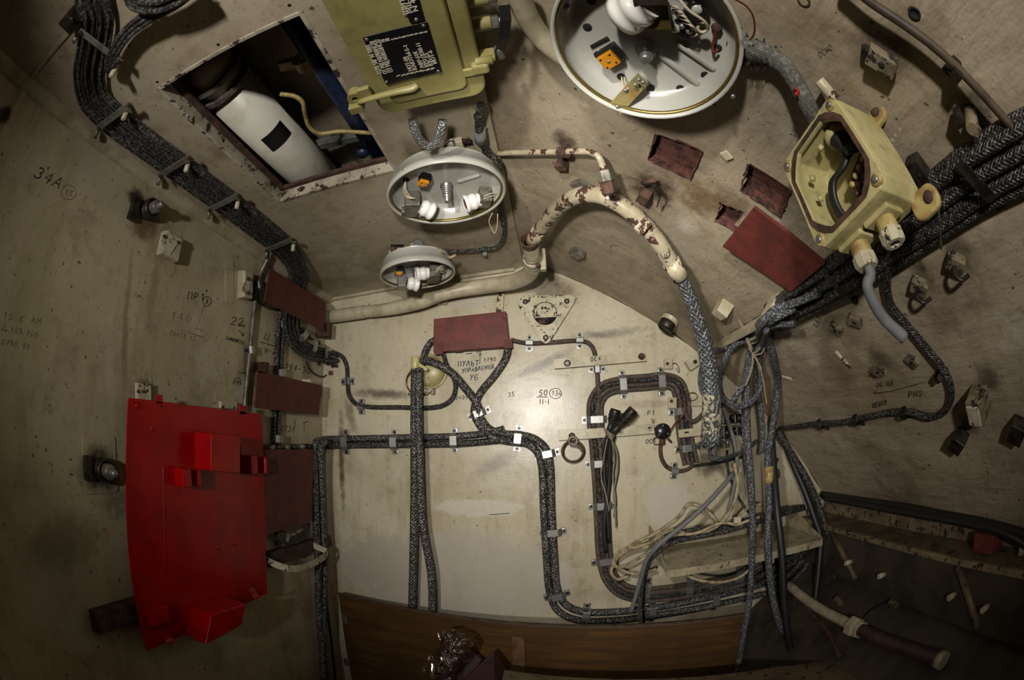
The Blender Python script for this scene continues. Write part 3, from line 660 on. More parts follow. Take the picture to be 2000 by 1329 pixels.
# the round bell housing behind the hanging cables
q = thing('bell_housing', 'round pale yellow dome housing with a cable spout on the end wall', 'housing', B(840, 725))
bc = B(842, 727, .0); br = 33*mpp(bc)
obj('flange', MB().lathe(bc, V((0, -1, 0)), [(br*1.0, 0), (br*1.02, .012), (br*.95, .018), (br*.9, .016)], 32), M['yellow_pale'], q)
obj('dome', MB().lathe(bc, V((0, -1, 0)), [(br*.93, .0), (br*.9, .02), (br*.72, .04), (br*.66, .043), (br*.4, .052), (0, .055)], 32), M['yellow_pale'], q)
obj('spout', MB().tube([B(812, 697, .1), B(811, 722, .1)], .02, 16, spline=False), M['yellow_pale'], q, .004)
obj('web', MB().box(B(824, 716, .085), (V((.8, 0, -.55)).normalized(), V((.55, 0, .8)).normalized(), Y3), (.07, .016, .04)), M['yellow_pale'], q, .003)
obj('drain_tube', MB().tube([B(843, 757, .03), B(836, 767, .03), B(818, 772, .02), B(798, 770, .012)], .006, 8), M['cream_chip2'], q)
obj('foot', MB().box(B(846, 765, .02), AX_B, (.015, .03, .03)), M['steel_dull'], q, .002)
bolt_at(B(837, 738, .053), V((0, -1, 0)), .004, .003, q, 'steel_dull')
cable('bond_wire', 'thin brown earth wire curving beside the yellow dome housing', B, [(805, 722, .06), (795, 738, .02), (794, 752, .01), (801, 766, .01)], 3, 'wire_copper', 'wire')
# hanging pair from the spout
cable('hanging_cable', 'left of two dark braided cables hanging from the dome spout', B, [(811, 718, .095), (810, 800, .09), (810, 950, .085), (808, 1080, .08), (805, 1200, .075)], 17, 'braid', group='cables hanging from the dome housing')
cable('hanging_cable', 'right of two dark braided cables hanging from the dome spout', B, [(819, 720, .105), (817, 800, .115), (820, 900, .115), (825, 1020, .11), (842, 1120, .105), (845, 1205, .1)], 16, 'braid', group='cables hanging from the dome housing')
# cables of the red cover
cable('braided_cable', 'short braided cable from the red cover down to the dome spout', B, [(856, 660, .03), (840, 670, .03), (829, 690, .05), (826, 712, .07)], 12, 'braid')
cable('braided_cable', 'thick braided cable slanting from the dome to the corner bend', B, [(826, 704, .09), (845, 708, .07), (880, 727, .05), (910, 760, .04), (932, 790, .03), (938, 815), (955, 838), (985, 848), (1012, 850), (1040, 856), (1062, 872), (1072, 895), (1077, 1000), (1083, 1100), (1088, 1150), (1103, 1180), (1135, 1195), (1200, 1196), (1290, 1186), (1400, 1164), (1510, 1135)], 15, 'braid')
cable('braided_cable', 'thick braided cable from the cover right end joining the slanting pair', B, [(992, 680, .03), (988, 700), (965, 735), (940, 765), (930, 785), (926, 808), (942, 838), (968, 857), (1000, 864), (1030, 868), (1048, 882), (1057, 905), (1062, 1000), (1068, 1100), (1073, 1155), (1088, 1192), (1125, 1211), (1200, 1212), (1290, 1201), (1400, 1181), (1515, 1155)], 14, 'braid')
cable('braided_cable', 'thin dark cable looping from the red cover below the dome', B, [(865, 690, .03), (872, 712), (885, 736), (890, 756), (884, 778), (866, 792), (840, 797), (780, 796), (720, 795), (695, 789), (682, 772), (679, 745), (677, 715), (668, 697), (650, 688)], 9, 'braid_dark')
run(B, [(680, 746, 90, 11, 'small clamp on the thin cable beside the wall corner'), (707, 795, 0, 11, 'small clamp where the thin looping cable turns level')], '', h=.02, lug=8)
# level pair from the corner
cable('braided_cable', 'upper of two braided cables running level from the corner', B, [(628, 858), (700, 857), (800, 855), (900, 852), (960, 845), (985, 838)], 13, 'braid')
cable('braided_cable', 'lower of two braided cables running level from the corner', B, [(628, 872), (700, 870), (800, 869), (900, 867), (960, 862), (1000, 858)], 13, 'braid_dark')
run(B, [(677, 864, 0, 27, 'clamp on the level cable pair, first from the corner'), (772, 864, 0, 27, 'clamp on the level cable pair, second from the corner'), (888, 861, 0, 27, 'clamp on the level cable pair, third from the corner'), (1012, 857, -6, 29, 'clamp where the level and slanting cables meet'),
        (936, 808, -68, 26, 'clamp on the slanting cables under the blue writing'), (1069, 887, -78, 28, 'clamp at the top of the long vertical cable pair'), (1080, 1039, -86, 30, 'clamp halfway down the long vertical cable pair'), (1088, 1163, -75, 29, 'clamp at the foot of the long vertical cable pair'),
        (1144, 1201, -2, 29, 'clamp just past the bottom bend of the long cable pair'), (1272, 1193, 7, 29, 'clamp on the low cable pair under the shelf'), (1395, 1170, 10, 29, 'clamp on the low cable pair by the hanging cables')], '', h=.036)
# right end of red cover: thin conduit to the bar
cable('conduit', 'brown conduit from the red cover past the triangular plate', B, [(998, 664, .02), (1012, 668), (1035, 671), (1080, 669), (1130, 666), (1150, 671), (1160, 685), (1164, 710), (1167, 735), (1169, 800), (1171, 860)], 9, 'braid_brown', 'conduit')
run(B, [(1034, 671, 0, 11, 'clamp on the brown conduit left of the triangular plate'), (1132, 666, 0, 11, 'clamp on the brown conduit right of the triangular plate'), (1166, 722, -88, 12, 'bright clamp on the brown conduit below the upper bar')], '', h=.02, lug=9)
# bars with rings
q = thing('mounting_bar', 'upper cream flat bar with two bolts on the end wall', 'bar', B(1170, 703))
pad(B, 1096, 711, 40, 44, parent=q); pad(B, 1226, 684, 34, 28, parent=q, ang=-40); pad(B, 1224, 716, 36, 14, parent=q)
obj('bar', MB().prism(ccw(quad(B, [(1081, 702), (1258, 688), (1262, 706), (1083, 721)], .03), V((0, -1, 0))), V((0, -1, 0)), .006), M['cream'], q, .001)
for x, y, m_ in ((1108, 710, 'steel_dull'), (1253, 697, 'rust')): bolt_at(B(x, y, .036), V((0, -1, 0)), .016, .006, q, m_, False, 'washer'); bolt_at(B(x, y, .042), V((0, -1, 0)), .008, .01, q, m_)
q = thing('mounting_bar', 'lower cream flat bar behind the two black plugs', 'bar', B(1180, 848))
pad(B, 1106, 850, 40, 46, parent=q); pad(B, 1230, 852, 36, 24, parent=q)
obj('bar', MB().prism(ccw(quad(B, [(1090, 841), (1276, 829), (1278, 847), (1091, 861)], .03), V((0, -1, 0))), V((0, -1, 0)), .006), M['cream'], q, .001)
for x, y, m_ in ((1117, 852, 'rust'), (1211, 844, 'cream'), (1268, 836, 'cream_chip2')): bolt_at(B(x, y, .036), V((0, -1, 0)), .015, .006, q, m_, False, 'washer'); bolt_at(B(x, y, .042), V((0, -1, 0)), .006, .007, q, 'steel_dark')
q = thing('mounting_bar', 'short cream strap bar with a slot crossing the curved conduits', 'bar', B(1350, 846))
obj('bar', MB().prism(ccw(quad(B, [(1324, 840), (1374, 835), (1376, 850), (1326, 856)], .045), V((0, -1, 0))), V((0, -1, 0)), .005), M['cream'], q, .001)
obj('slot', MB().box(B(1341, 845, .052), AX_B, (.02, .007, .003)), M['blackhole'], q)
for x in (1329, 1371): obj('leg', MB().box(B(x, 847, .022), AX_B, (.012, .035, .045)), M['cream'], q)
q = thing('ring_hook', 'rusty iron ring with twisted eye hanging from the lower bar', 'ring', B(1119, 862, .05))
rc = B(1119, 882, .05); rr_ = 20*mpp(rc)
obj('ring', MB().tube([rc+V((math.cos(a)*rr_, 0, math.sin(a)*rr_)) for a in [math.radians(110+i*20) for i in range(18)]], .0055, 8, 3, closed=True), M['rust'], q)
obj('eye', MB().tube([B(1119+8*math.cos(a*.6), 862-8*math.sin(a*.6), .055) for a in range(11)], .006, 8, 3, closed=True), M['steel_dull'], q)
obj('link', MB().tube([B(1115, 866, .058), B(1122, 870, .058), B(1131, 873, .056), B(1137, 881, .05)], .0065, 8), M['steel_dull'], q)
# curved conduits (four side by side)
def offs(path, d):
    out = []
    for i, (x, y) in enumerate(path):
        a = path[max(0, i-1)]; b = path[min(len(path)-1, i+1)]; tx, ty = b[0]-a[0], b[1]-a[1]; l = math.hypot(tx, ty) or 1
        out.append((x-ty/l*d, y+tx/l*d))
    return out
arch = [(1540, 1095), (1460, 1127), (1380, 1148), (1300, 1160), (1250, 1163), (1214, 1153), (1192, 1130), (1181, 1090), (1177, 1030), (1174, 960), (1168, 880), (1162, 815), (1164, 785), (1180, 762), (1215, 751), (1260, 747), (1300, 744), (1322, 752), (1331, 775), (1335, 815), (1340, 860), (1347, 893), (1350, 906)]
for d, m_, lb in ((-13, 'braid_brown', 'outermost grey-brown conduit of the four arched over the plugs'), (-4.5, 'braid_brown', 'second brown conduit of the four arched over the plugs'), (4, 'braid_dark', 'third dark conduit of the four arched over the plugs'), (12, 'braid_brown', 'innermost conduit of the four arched over the plugs')):
    cable('conduit', lb, B, offs(arch, -d), 8.5, m_, 'conduit', 'conduits arched over the plugs')
cable('conduit', 'rusty conduit looping under the black round socket', B, [(1350, 900), (1350, 912), (1338, 919), (1320, 920), (1302, 912), (1292, 895), (1290, 875), (1294, 856)], 8, 'rust', 'conduit')
run(B, [(1216, 752, 4, 34, 'clamp on the arched conduits, left one on the top run'), (1291, 746, 2, 34, 'clamp on the arched conduits, right one on the top run'), (1165, 820, -88, 36, 'bright wide clamp on the arched conduits above the lower bar'), (1172, 906, -88, 36, 'bright clamp on the conduit bundle beside the hanging twine'), (1177, 988, -88, 34, 'clamp on the conduit bundle level with the twine end'), (1182, 1096, -85, 32, 'clamp on the conduit bundle just above its bottom bend'),
        (1262, 1155, 0, 34, 'clamp on the low conduits left below the shelf'), (1345, 1146, 8, 34, 'clamp on the low conduits middle below the shelf'), (1440, 1122, 12, 34, 'clamp on the low conduits right below the shelf'), (1329, 804, -86, 26, 'bright clamp on the arched conduits by the woven hose'), (1340, 876, -84, 24, 'clamp at the foot of the arched conduits'), (1316, 920, 0, 11, 'dark clamp under the rusty loop')], '', h=.026)
# plugs tied with twine
def plug(label, base, tip, scale=1.0):
    a, b = base, tip; d = (b-a).normalized(); L_ = (b-a).length; r = .021*scale
    q = thing('plug_connector', label, 'plug', a, 'two cable plugs tied to the bar')
    obj('cable_grip', MB().tube([a-d*.02, a+d*L_*.45], r*.62, 14, spline=False), M['rubber'], q)
    obj('barrel', MB().lathe(a, d, [(r*.6, L_*.3), (r*.85, L_*.36), (r*.85, L_*.42), (r*.95, L_*.44), (r*.95, L_*.6), (r*1.12, L_*.62), (r*1.12, L_*.93), (r*1.0, L_), (r*.75, L_), (r*.7, L_*.94), (0, L_*.94)], 18), M['steel_dark'], q)
    for i in range(3): obj('ring', MB().lathe(a, d, [(r*.9, L_*(.5+.14*i)), (r*1.2, L_*(.5+.14*i)+.002), (r*1.2, L_*(.5+.14*i)+.005), (r*.9, L_*(.5+.14*i)+.007)], 18), M['bakelite'], q)
    return q
plug('left black plug connector tied upright before the lower bar', B(1190, 840, .09), B(1203, 800, .1))
plug('right black plug connector tilted to the right before the lower bar', B(1196, 846, .1), B(1238, 800, .12))
cable('plug_lead', 'dark lead of the left plug running down the conduits', B, [(1190, 842, .09), (1183, 870, .07), (1180, 920, .05), (1186, 1000, .045), (1190, 1060, .04)], 8, 'rubber', 'cable')
cable('plug_lead', 'dark lead of the right plug running down the conduits', B, [(1196, 846, .1), (1191, 880, .075), (1190, 940, .05), (1180, 1030, .045), (1184, 1080, .04)], 8, 'rubber', 'cable')
q = thing('twine_tie', 'tan twine tying the plugs with two long hanging ends', 'twine', B(1190, 850, .1))
for i in range(5): obj('wrap', MB().tube([B(1180+i*2, 838+i*4, .1), B(1190+i, 846+i*3, .125), B(1200-i, 852+i*2, .11)], .004, 6), M['string'], q)
obj('hanging_end', MB().tube([B(1194, 858, .1), B(1205, 885, .07), B(1206, 920, .06), B(1199, 960, .055), B(1202, 1000, .05), B(1203, 1030, .05)], .0045, 6), M['string'], q)
obj('hanging_end', MB().tube([B(1196, 860, .1), B(1200, 900, .065), B(1197, 935, .06), B(1202, 975, .055), B(1199, 1010, .05)], .004, 6), M['string'], q)
obj('loose_strand', MB().tube([B(1188, 842, .1), B(1172, 868, .08), B(1160, 885, .03), B(1152, 894, .02)], .0012, 5), M['string'], q)
obj('loose_strand', MB().tube([B(1186, 858, .1), B(1178, 900, .07), B(1174, 930, .06), B(1184, 970, .06), B(1190, 1000, .055)], .0015, 5), M['wire_white'], q)
# black round socket
q = thing('round_socket', 'black round socket with three screws on the lower bar', 'socket', B(1293, 843))
sc = B(1292, 843, .02); sr = 15*mpp(sc)
obj('body', MB().lathe(sc, V((0, -1, 0)), [(sr, 0), (sr, .03), (sr*.92, .036), (0, .036)], 24), M['bakelite'], q)
for a in (90, 215, 330): bolt_at(sc+V((math.cos(math.radians(a))*sr*.7, -.036, math.sin(math.radians(a))*sr*.7)), V((0, -1, 0)), .004, .003, q, 'steel', False, 'screw')
obj('gland', MB().tube([B(1293, 856, .035), B(1293, 868, .03)], .014, 12, spline=False), M['rust'], q)
obj('ring', MB().tube([B(1282+7*math.cos(a*.5236), 862-7*math.sin(a*.5236), .03) for a in range(12)], .002, 6, 2, closed=True), M['rust'], q)
obj('tab', MB().tube([B(1305, 858, .03), B(1311, 864, .025)], .006, 8, spline=False), M['rust'], q)
cable('thin_wire', 'thin dark red wire from the black socket up to the conduits', B, [(1306, 848, .05), (1318, 828, .05), (1334, 812, .05), (1338, 792, .05), (1332, 785, .045)], 3, 'wire_red', 'wire')
cable('conduit', 'reddish conduit stub bending right beside the woven hose', B, [(1335, 795, .04), (1342, 815, .03), (1352, 824, .03), (1364, 818, .03), (1378, 802, .04)], 9, 'braid_brown', 'conduit')
# small wall blocks
q = thing('mount_block', 'small cream block with bolt above the arched conduits', 'bracket', B(1303, 712)); pad(B, 1294, 716, 40, 50, parent=q); sbox('block', None, None, B, 1303, 713, 0, 15, 19, .03, 'cream', parent=q); bolt_at(B(1303, 711, .03), V((0, -1, 0)), .008, .01, q, 'rust')
obj('wire_loop', MB().tube([B(1310, 712, .02), B(1320, 710, .02), B(1326, 720, .015), B(1326, 728, .012), B(1321, 720, .015)], .0018, 6), M['rust'], q)
q = thing('mount_block', 'cream block with round bolt beside the top of the woven hose', 'bracket', B(1350, 710)); sbox('block', None, None, B, 1348, 712, 35, 20, 20, .04, 'cream', parent=q); bolt_at(B(1357, 707, .05), V((0, -1, 0)), .009, .01, q, 'steel_dark')
q = thing('mount_block', 'cream block with bolt inside the conduit arch', 'bracket', B(1310, 788)); pad(B, 1308, 790, 44, 50, parent=q); sbox('block', None, None, B, 1311, 788, 0, 16, 20, .026, 'cream', parent=q); bolt_at(B(1311, 784, .026), V((0, -1, 0)), .008, .008, q, 'rust')
q = thing('mount_block', 'cream block with rusty wire hoop right of the conduit arch', 'bracket', B(1358, 785)); sbox('block', None, None, B, 1358, 786, 0, 22, 16, .03, 'cream', parent=q)
obj('wire_hoop', MB().tube([B(1352+10*math.cos(a*.5236), 775-8*math.sin(a*.5236), .035) for a in range(12)], .002, 6, 2, closed=True), M['rust'], q)
q = thing('switch_cluster', 'cluster of dark switch bodies behind the hanging braided cables', 'switch', B(1420, 830))
for x, y, w_, h_ in ((1412, 815, 10, 26), (1414, 845, 12, 22), (1436, 818, 14, 16), (1440, 842, 14, 14)):
    c_ = B(x, y, .05); k_ = mpp(c_); obj('body', MB().box(c_, AX_B, (w_*k_, h_*k_, .07)), M['bakelite'], q, .003)
obj('rail', MB().box(B(1424, 834, .05), AX_B, (.12, .012, .03)), M['steel_dull'], q)
for x, y in ((1421, 865), (1405, 862)): obj('gland', MB().tube([B(x, y-9, .06), B(x, y+9, .06)], .011, 12, spline=False), M['steel'], q)
for x, y in ((1432, 816), (1444, 817), (1420, 846), (1438, 842)): bolt_at(B(x, y, .086), V((0, -1, 0)), .008, .006, q, 'steel_dull', False, 'button')
# pads without block, panel pads
pad(B, 750+5, 1075, 10, 10, 'tiny painted pad low on the end wall left of hanging cables')
# writing on the wall
note(B, 894, 716, 'ПУЛЬТ', 10, 'blue handwriting reading pult above the crossing cables', 3, 'ink_blue', 1.7, .72, extra=[[(890, 690), (905, 689)], [(910, 692), (922, 690)], [(930, 688), (940, 687)]])
note(B, 902, 729, 'УПРАВЛЕНИЯ', 8, 'blue handwriting reading upravleniya under the word pult', 8, 'ink_blue', 1.5, .66, .2)
note(B, 917, 742, 'УБ', 10, 'two blue handwritten letters below the blue words', 0, 'ink_blue', 1.5)
note(B, 944, 707, '1790', 7, 'small handwritten number 1790 with an arrow under the red cover', 4, 'ink', 1.3, extra=[[(937, 712), (938, 690)], [(935, 695), (938, 689), (941, 695)]])
note(B, 1052, 773, '50', 10, 'handwritten 50 over 11-1 beside the bright glare', 0, 'ink', 1.5, extra=[[(1048, 776), (1070, 776)], [(1055, 790), (1055, 780)], [(1060, 790), (1060, 780)], [(1064, 785), (1067, 785)], [(1071, 790), (1071, 780)]])
note(B, 1077, 773, '13А', 9, 'handwritten 13a in a circle beside the bright glare', 0, 'ink', 1.2, .6, extra=[ring_px(1085, 769, 12, 10)])
note(B, 1153, 706, 'ОС4', 8, 'small handwritten mark on the upper flat bar', 4, 'ink', 1.4, o=.0372)
note(B, 1264, 812, 'Р1', 9, 'handwritten P1 with small arrow above the black socket', 2, 'ink', 1.4, extra=[[(1272, 818), (1277, 826)], [(1272, 825), (1277, 827), (1278, 820)]])
note(B, 1261, 867, 'ОС1', 8, 'small handwritten mark under the black round socket', 4, 'ink', 1.4)
note(B, 889, 781, '24014', 7, 'small blue number left of the slanting cables', 2, 'ink_blue', 1.2)
note(B, 962, 776, '. . 35', 8, 'faint blue marks right of the slanting cables', 2, 'ink_blue', 1.2)
obj_ = tag(obj('pen_stroke', MB().tube([B(955, 1006, .0004), B(972, 1005, .0004), B(995, 1003, .0004)], .0018, 5), M['ink_blue']), 'short blue pen stroke low on the end wall', 'writing')
# ================================================================== LEFT WALL AND ITS CABLE BUNDLE
def ribbon(pts, wdir, width, th):
    """flat strip through pts, width along wdir, thickness th"""
    mb = MB(); pts = [V(p) for p in pts]; w_ = V(wdir).normalized()*(width/2); n = len(pts)
    for i, p in enumerate(pts):
        t = (pts[min(n-1, i+1)]-pts[max(0, i-1)]).normalized(); q = t.cross(w_).normalized()*(th/2)
        mb.v += [p-w_-q, p+w_-q, p+w_+q, p-w_+q]
    for i in range(n-1):
        a = 4*i
        for k in range(4): l = (k+1) % 4; mb.face([a+k, a+l, a+4+l, a+4+k])
    mb.face([3, 2, 1, 0]); a = 4*(n-1); mb.face([a, a+1, a+2, a+3]); return mb
path = [(176, -30, 30), (180, 0, 30), (190, 40, 29), (182, 95, 29), (174, 150, 28), (186, 198, 28), (226, 238, 27), (282, 280, 26), (344, 324, 25), (398, 364, 24), (442, 396, 23), (500, 440, 22), (548, 479, 20), (572, 506, 19), (583, 535, 18)]
path2 = [(577, 575, 17), (570, 612, 16), (570, 645, 15), (582, 672, 14), (606, 688, 13), (632, 694, 12), (646, 702, 12)]
def lateral(pth, f):
    out = []
    for i, (x, y, h) in enumerate(pth):
        a = pth[max(0, i-1)]; b = pth[min(len(pth)-1, i+1)]; tx, ty = b[0]-a[0], b[1]-a[1]; l = math.hypot(tx, ty) or 1
        out.append((x+ty/l*h*f, y-tx/l*h*f))
    return out
NB = 9
for i in range(NB):
    f = -1+2*i/(NB-1); full = lateral(path+path2, f); n1 = len(path); rn = random.Random(i)
    oc = .012+(.006 if i % 2 else 0); pts3 = [(x, y, C, oc+.004*rn.random()) for x, y in full[:n1-1]]+[(full[n1-1][0], full[n1-1][1], C, .045)]+[(x, y, L, .03+.006*(i % 2)) for x, y in full[n1:]]
    P3 = [q[2](q[0], q[1], q[3]) for q in pts3]
    ORD = ['first', 'second', 'third', 'fourth', 'fifth', 'sixth', 'seventh', 'eighth', 'ninth']; lb = ORD[i]+' braided cable from the left wall in the flat ceiling bundle'
    rads = [(path+path2)[j][2]*1.22/NB*mpp(P3[j]) for j in range(len(P3))]; rm = sum(rads)/len(rads)
    tag(obj('bundle_cable', MB().tube(P3, rm, 10, 6), M['braid' if i in (0, 1, NB-1, NB-2) else 'braid_dark']), lb, 'cable', 'flat cable bundle along the ceiling edge')
for i, f in enumerate((-1, 0, 1)):
    pb = lateral([(380, -25, 9), (340, 5, 9), (290, 32, 9), (250, 62, 8), (224, 100, 7), (212, 140, 5)], f)
    tag(obj('branch_cable', MB().tube([C(x, y, .03+.004*(j < 3)) for j, (x, y) in enumerate(pb)], .0075, 10, 6), M['braid_dark']), ['upper', 'middle', 'lower'][i]+' braided cable of the three branching off at the top left', 'cable', 'branch cables at the top left')
for i, f in enumerate((-1, 1)):
    pb = lateral([(250, -25, 8), (262, 5, 8), (300, 14, 8), (350, -4, 8), (380, -25, 8)], f)
    tag(obj('branch_cable', MB().tube([C(x, y, .05) for x, y in pb], .008, 10, 6), M['braid_dark']), ['left', 'right'][i]+' cable of the pair curling out at the top edge', 'cable', 'curling pair at the top edge')
for j, (a, b, lb) in enumerate([((158, 62), (234, 120), 'first bundle clamp bar, nearest the top edge'), ((194, 249), (254, 204), 'second bundle clamp bar down the ceiling edge'), ((314, 342), (371, 307), 'third bundle clamp bar down the ceiling edge'), ((410, 410), (467, 381), 'fourth bundle clamp bar down the ceiling edge'), ((521, 489), (574, 467), 'last bundle clamp bar above the upper red plate')]):
    A_, B_ = C(a[0], a[1], .034), C(b[0], b[1], .034); q = thing('bundle_clamp', lb, 'clamp', A_, 'bundle clamp bars'); d = (B_-A_).normalized(); k = mpp(A_)
    obj('bar', ribbon([A_-d*.006, A_+d*.01, B_-d*.01, B_+d*.006], CN.cross(d), 13*k, .003), M['zinc'], q, .0006, 1)
    obj('post', MB().lathe(C(b[0], b[1], 0), CN, [(.008, 0), (.008, .05), (.006, .052), (0, .052)], 14), M['cream'], q)
    obj('post', MB().lathe(C(a[0], a[1], 0), CN, [(.007, 0), (.007, .034), (0, .034)], 14), M['steel_dull'], q)
    for e in (A_, B_): bolt_at(e-CN*.0, CN, .006, .008, q, 'steel_dark')
q = thing('bundle_post', 'dark bracket lug beside the bundle at the top left', 'bracket', C(140, 38)); obj('block', MB().box(C(140, 38, .02), AX_C, (.035, .05, .04)), M['steel_dark'], q, .003); bolt_at(C(140, 38, .04), CN, .008, .006, q, 'steel_dark')
# end of the bundle: ring of sleeves and a thin wire
cs = L(650, 705, .05)
for i in range(6):
    a = i*math.pi/3; p = L(636+3*math.cos(a), 699+8*math.sin(a), .04); e_ = B(653+7*math.cos(a), 706+11*math.sin(a), .03); tag(obj('cable_end_sleeve', MB().tube([p, p.lerp(e_, .5)+V((.01, -.01, .01)), e_], .009, 10), M['braid_dark']), ['rightmost', 'lower right', 'lower left', 'leftmost', 'upper left', 'upper right'][i]+' cut sleeve of the cluster where the bundle ends', 'cable', 'cut sleeves at the bundle end')
clamp(L, 580, 655, -70, 30, 'upper clamp on the bundle tail below the upper red plate', h=.05); clamp(L, 600, 676, -35, 26, 'middle clamp on the bundle tail below the upper red plate', h=.05); clamp(L, 622, 690, -12, 28, 'last clamp on the bundle tail near the corner', h=.055)
cable('thin_wire', 'thin dark wire with small plug below the bundle tail', L, [(598, 706, .01), (604, 720, .01), (618, 733, .01), (632, 736, .01), (643, 729, .01)], 3, 'rubber', 'wire')
tag(obj('wire_plug', MB().box(B(646, 729, .014), AX_L, (.018, .02, .018)), M['wire_red'], None, .002), 'small brown plug on the thin wire in the corner', 'plug')
# wall fittings
def stud(label, x, y, r, bx, by):
    c = L(x, y); k = mpp(c); q = thing('threaded_stud', label, 'fitting', c)
    obj('mount', MB().box(L(bx, by, .01), AX_L, (18*k, 42*k, .02)), M['steel_dark'], q, .004)
    obj('flange', MB().lathe(c, X3, [(0, 0), (r*k, 0), (r*k, .03), (r*k*.9, .036), (r*k*.75, .036), (r*k*.75, .03), (r*k*.5, .03)], 24), M['steel_dark'], q)
    obj('collar', MB().lathe(c, X3, [(r*k*.62, .02), (r*k*.62, .055), (r*k*.5, .06), (r*k*.3, .06)], 20), M['steel_dull'], q)
    obj('stem', MB().lathe(c, X3, [(r*k*.3, .03), (r*k*.3, .08), (r*k*.22, .085), (0, .085)], 14), M['steel'], q)
stud('round stud fitting on a dark mount beside the ceiling edge', 288, 411, 19, 262, 408)
stud('round threaded stud on a black smudge left of the bright red panel', 199, 917, 22, 172, 915)
q = thing('bent_bracket', 'cream bent plate bracket with two bolts below the round stud', 'bracket', L(330, 478)); pad(L, 326, 486, 62, 92, parent=q, ang=-28); sbox('plate', None, None, L, 326, 484, -28, 50, 46, .035, 'cream', taper=.94, bevel=.006, parent=q)
obj('face', MB().prism(ccw(rrect(L(330, 474, .036), V((0, .9, -.42)), V((0, .42, .9)), .03, .026, .006), X3), X3, .002), M['cream_black'], q)
for x, y in ((320, 462), (348, 474)): bolt_at(L(x, y, .038), X3, .006, .006, q, 'rust')
q = thing('bent_bracket', 'cream bent plate bracket beside the single upright cable', 'bracket', L(474, 556)); pad(L, 448, 552, 26, 76, parent=q, ang=-5); sbox('plate', None, None, L, 472, 558, -12, 30, 52, .04, 'cream', taper=.94, bevel=.006, parent=q)
obj('face', MB().prism(ccw(rrect(L(482, 558, .041), V((0, .97, -.2)), V((0, .2, .97)), .02, .034, .006), X3), X3, .002), M['cream_black'], q)
for y in (545, 572): bolt_at(L(483, y, .043), X3, .007, .01, q, 'rust')
q = thing('bolt_pad', 'cream pad with two bolts above the red panel left end', 'pad', L(276, 766)); pad(L, 278, 760, 50, 56, parent=q); sbox('plate', None, None, L, 276, 766, -3, 34, 30, .02, 'cream_black', parent=q)
for x in (269, 279): bolt_at(L(x, 765, .02), X3, .005, .005, q, 'rust')
q = thing('bolt_pad', 'cream slotted pad above the red panel right end', 'pad', L(440, 788)); pad(L, 440, 788, 62, 34, parent=q, ang=-5); sbox('slot_plate', None, None, L, 442, 792, -5, 46, 12, .018, 'cream_black', parent=q)
q = thing('weld_plate', 'painted square plate behind the stud left of the red panel', 'plate', L(190, 900)); pad(L, 195, 908, 80, 100, parent=q, th=.003, r=.08)
pad(L, 325, 400, 60, 70, 'thin painted backing plate between stud and ceiling edge', -32)
cable('upright_cable', 'single grey cable dropping from the bundle to the red panel', L, [(532, 488, .05), (524, 505, .04), (510, 532), (502, 560), (496, 610), (488, 690), (482, 750), (477, 808)], 9, 'steel_dull')
run(L, [(500, 556, -80, 12, 'upper clamp on the single grey cable'), (485, 683, -84, 12, 'lower clamp on the single grey cable')], '', h=.026, lug=9)
for f, lb in ((-1, 'left'), (1, 'right')):
    cable('upright_cable', lb+' braided cable of the pair passing behind both red plates', L, lateral([(556, 590, 5), (550, 630, 5), (546, 680, 5), (544, 728, 5), (541, 800, 5), (539, 860, 5), (538, 890, 5)], -f), 9, 'braid', group='upright pair behind the red plates')
run(L, [(551, 632, -84, 22, 'upper clamp on the upright pair behind the plates'), (545, 728, -87, 22, 'middle clamp on the upright pair behind the plates'), (540, 857, -89, 22, 'lower bright clamp on the upright pair behind the plates')], '', h=.028, lug=8)
# red-brown plates
def oxide(label, cor, o, th=.006, extra=()):
    q = thing('cover_plate', label, 'plate', L(*cor[0], o)); obj('plate', MB().prism(ccw(quad(L, cor, o), X3), X3, th), M['oxide_dark'], q, .0012)
    for (nm, x, y, w_, h_, d_, m_) in extra:
        c = L(x, y, d_/2); k = mpp(c); obj(nm, MB().box(c, AX_L, (w_*k, h_*k, d_)), M[m_], q, .003)
    return q
oxide('upper dull red plate over the cable bundle near the corner', [(526, 524), (635, 592), (630, 646), (514, 589)], .075, .006, [('mount', 518, 578, 20, 26, .075, 'steel_dark'), ('mount', 632, 646, 12, 26, .075, 'rust'), ('mount', 528, 592, 26, 16, .06, 'steel_dark')])
q = oxide('lower dull red plate over the upright cable pair', [(501, 724), (627, 753), (620, 811), (496, 797)], .06, .006, [('mount', 511, 718, 14, 18, .06, 'steel_dark'), ('mount', 600, 748, 12, 12, .05, 'cream_black')])
obj('tab', MB().prism(ccw(quad(L, [(505, 709), (519, 712), (519, 730), (503, 728)], .063), X3), X3, .003), M['oxide_dark'], q); obj('fold', MB().prism(ccw(quad(L, [(618, 752), (628, 753), (627, 774), (621, 773)], .066), X3), X3, .004), M['oxide_dark'], q)
q = oxide('tall dull red plate right of the bright red panel', [(514, 878), (611, 878), (608, 1017), (517, 1046)], .06, .006, [])
for x, y in ((524, 890), (600, 888), (592, 1005), (600, 960)): bolt_at(L(x, y, .066), X3, .003, .0015, q, 'steel_dull', False, 'rivet')
for i in range(6): c = L(524+i*15, 874-i*.3, .03); obj('mount', MB().lathe(c, X3, [(.012, -.03), (.012, .03), (0, .03)], 10), M['steel_dark' if i % 2 else 'steel_dull'], q)
for i in range(4): c = L(511, 905+i*42, .03); obj('mount', MB().lathe(c, X3, [(.014, -.03), (.014, .03), (0, .03)], 10), M['steel_dark'], q)
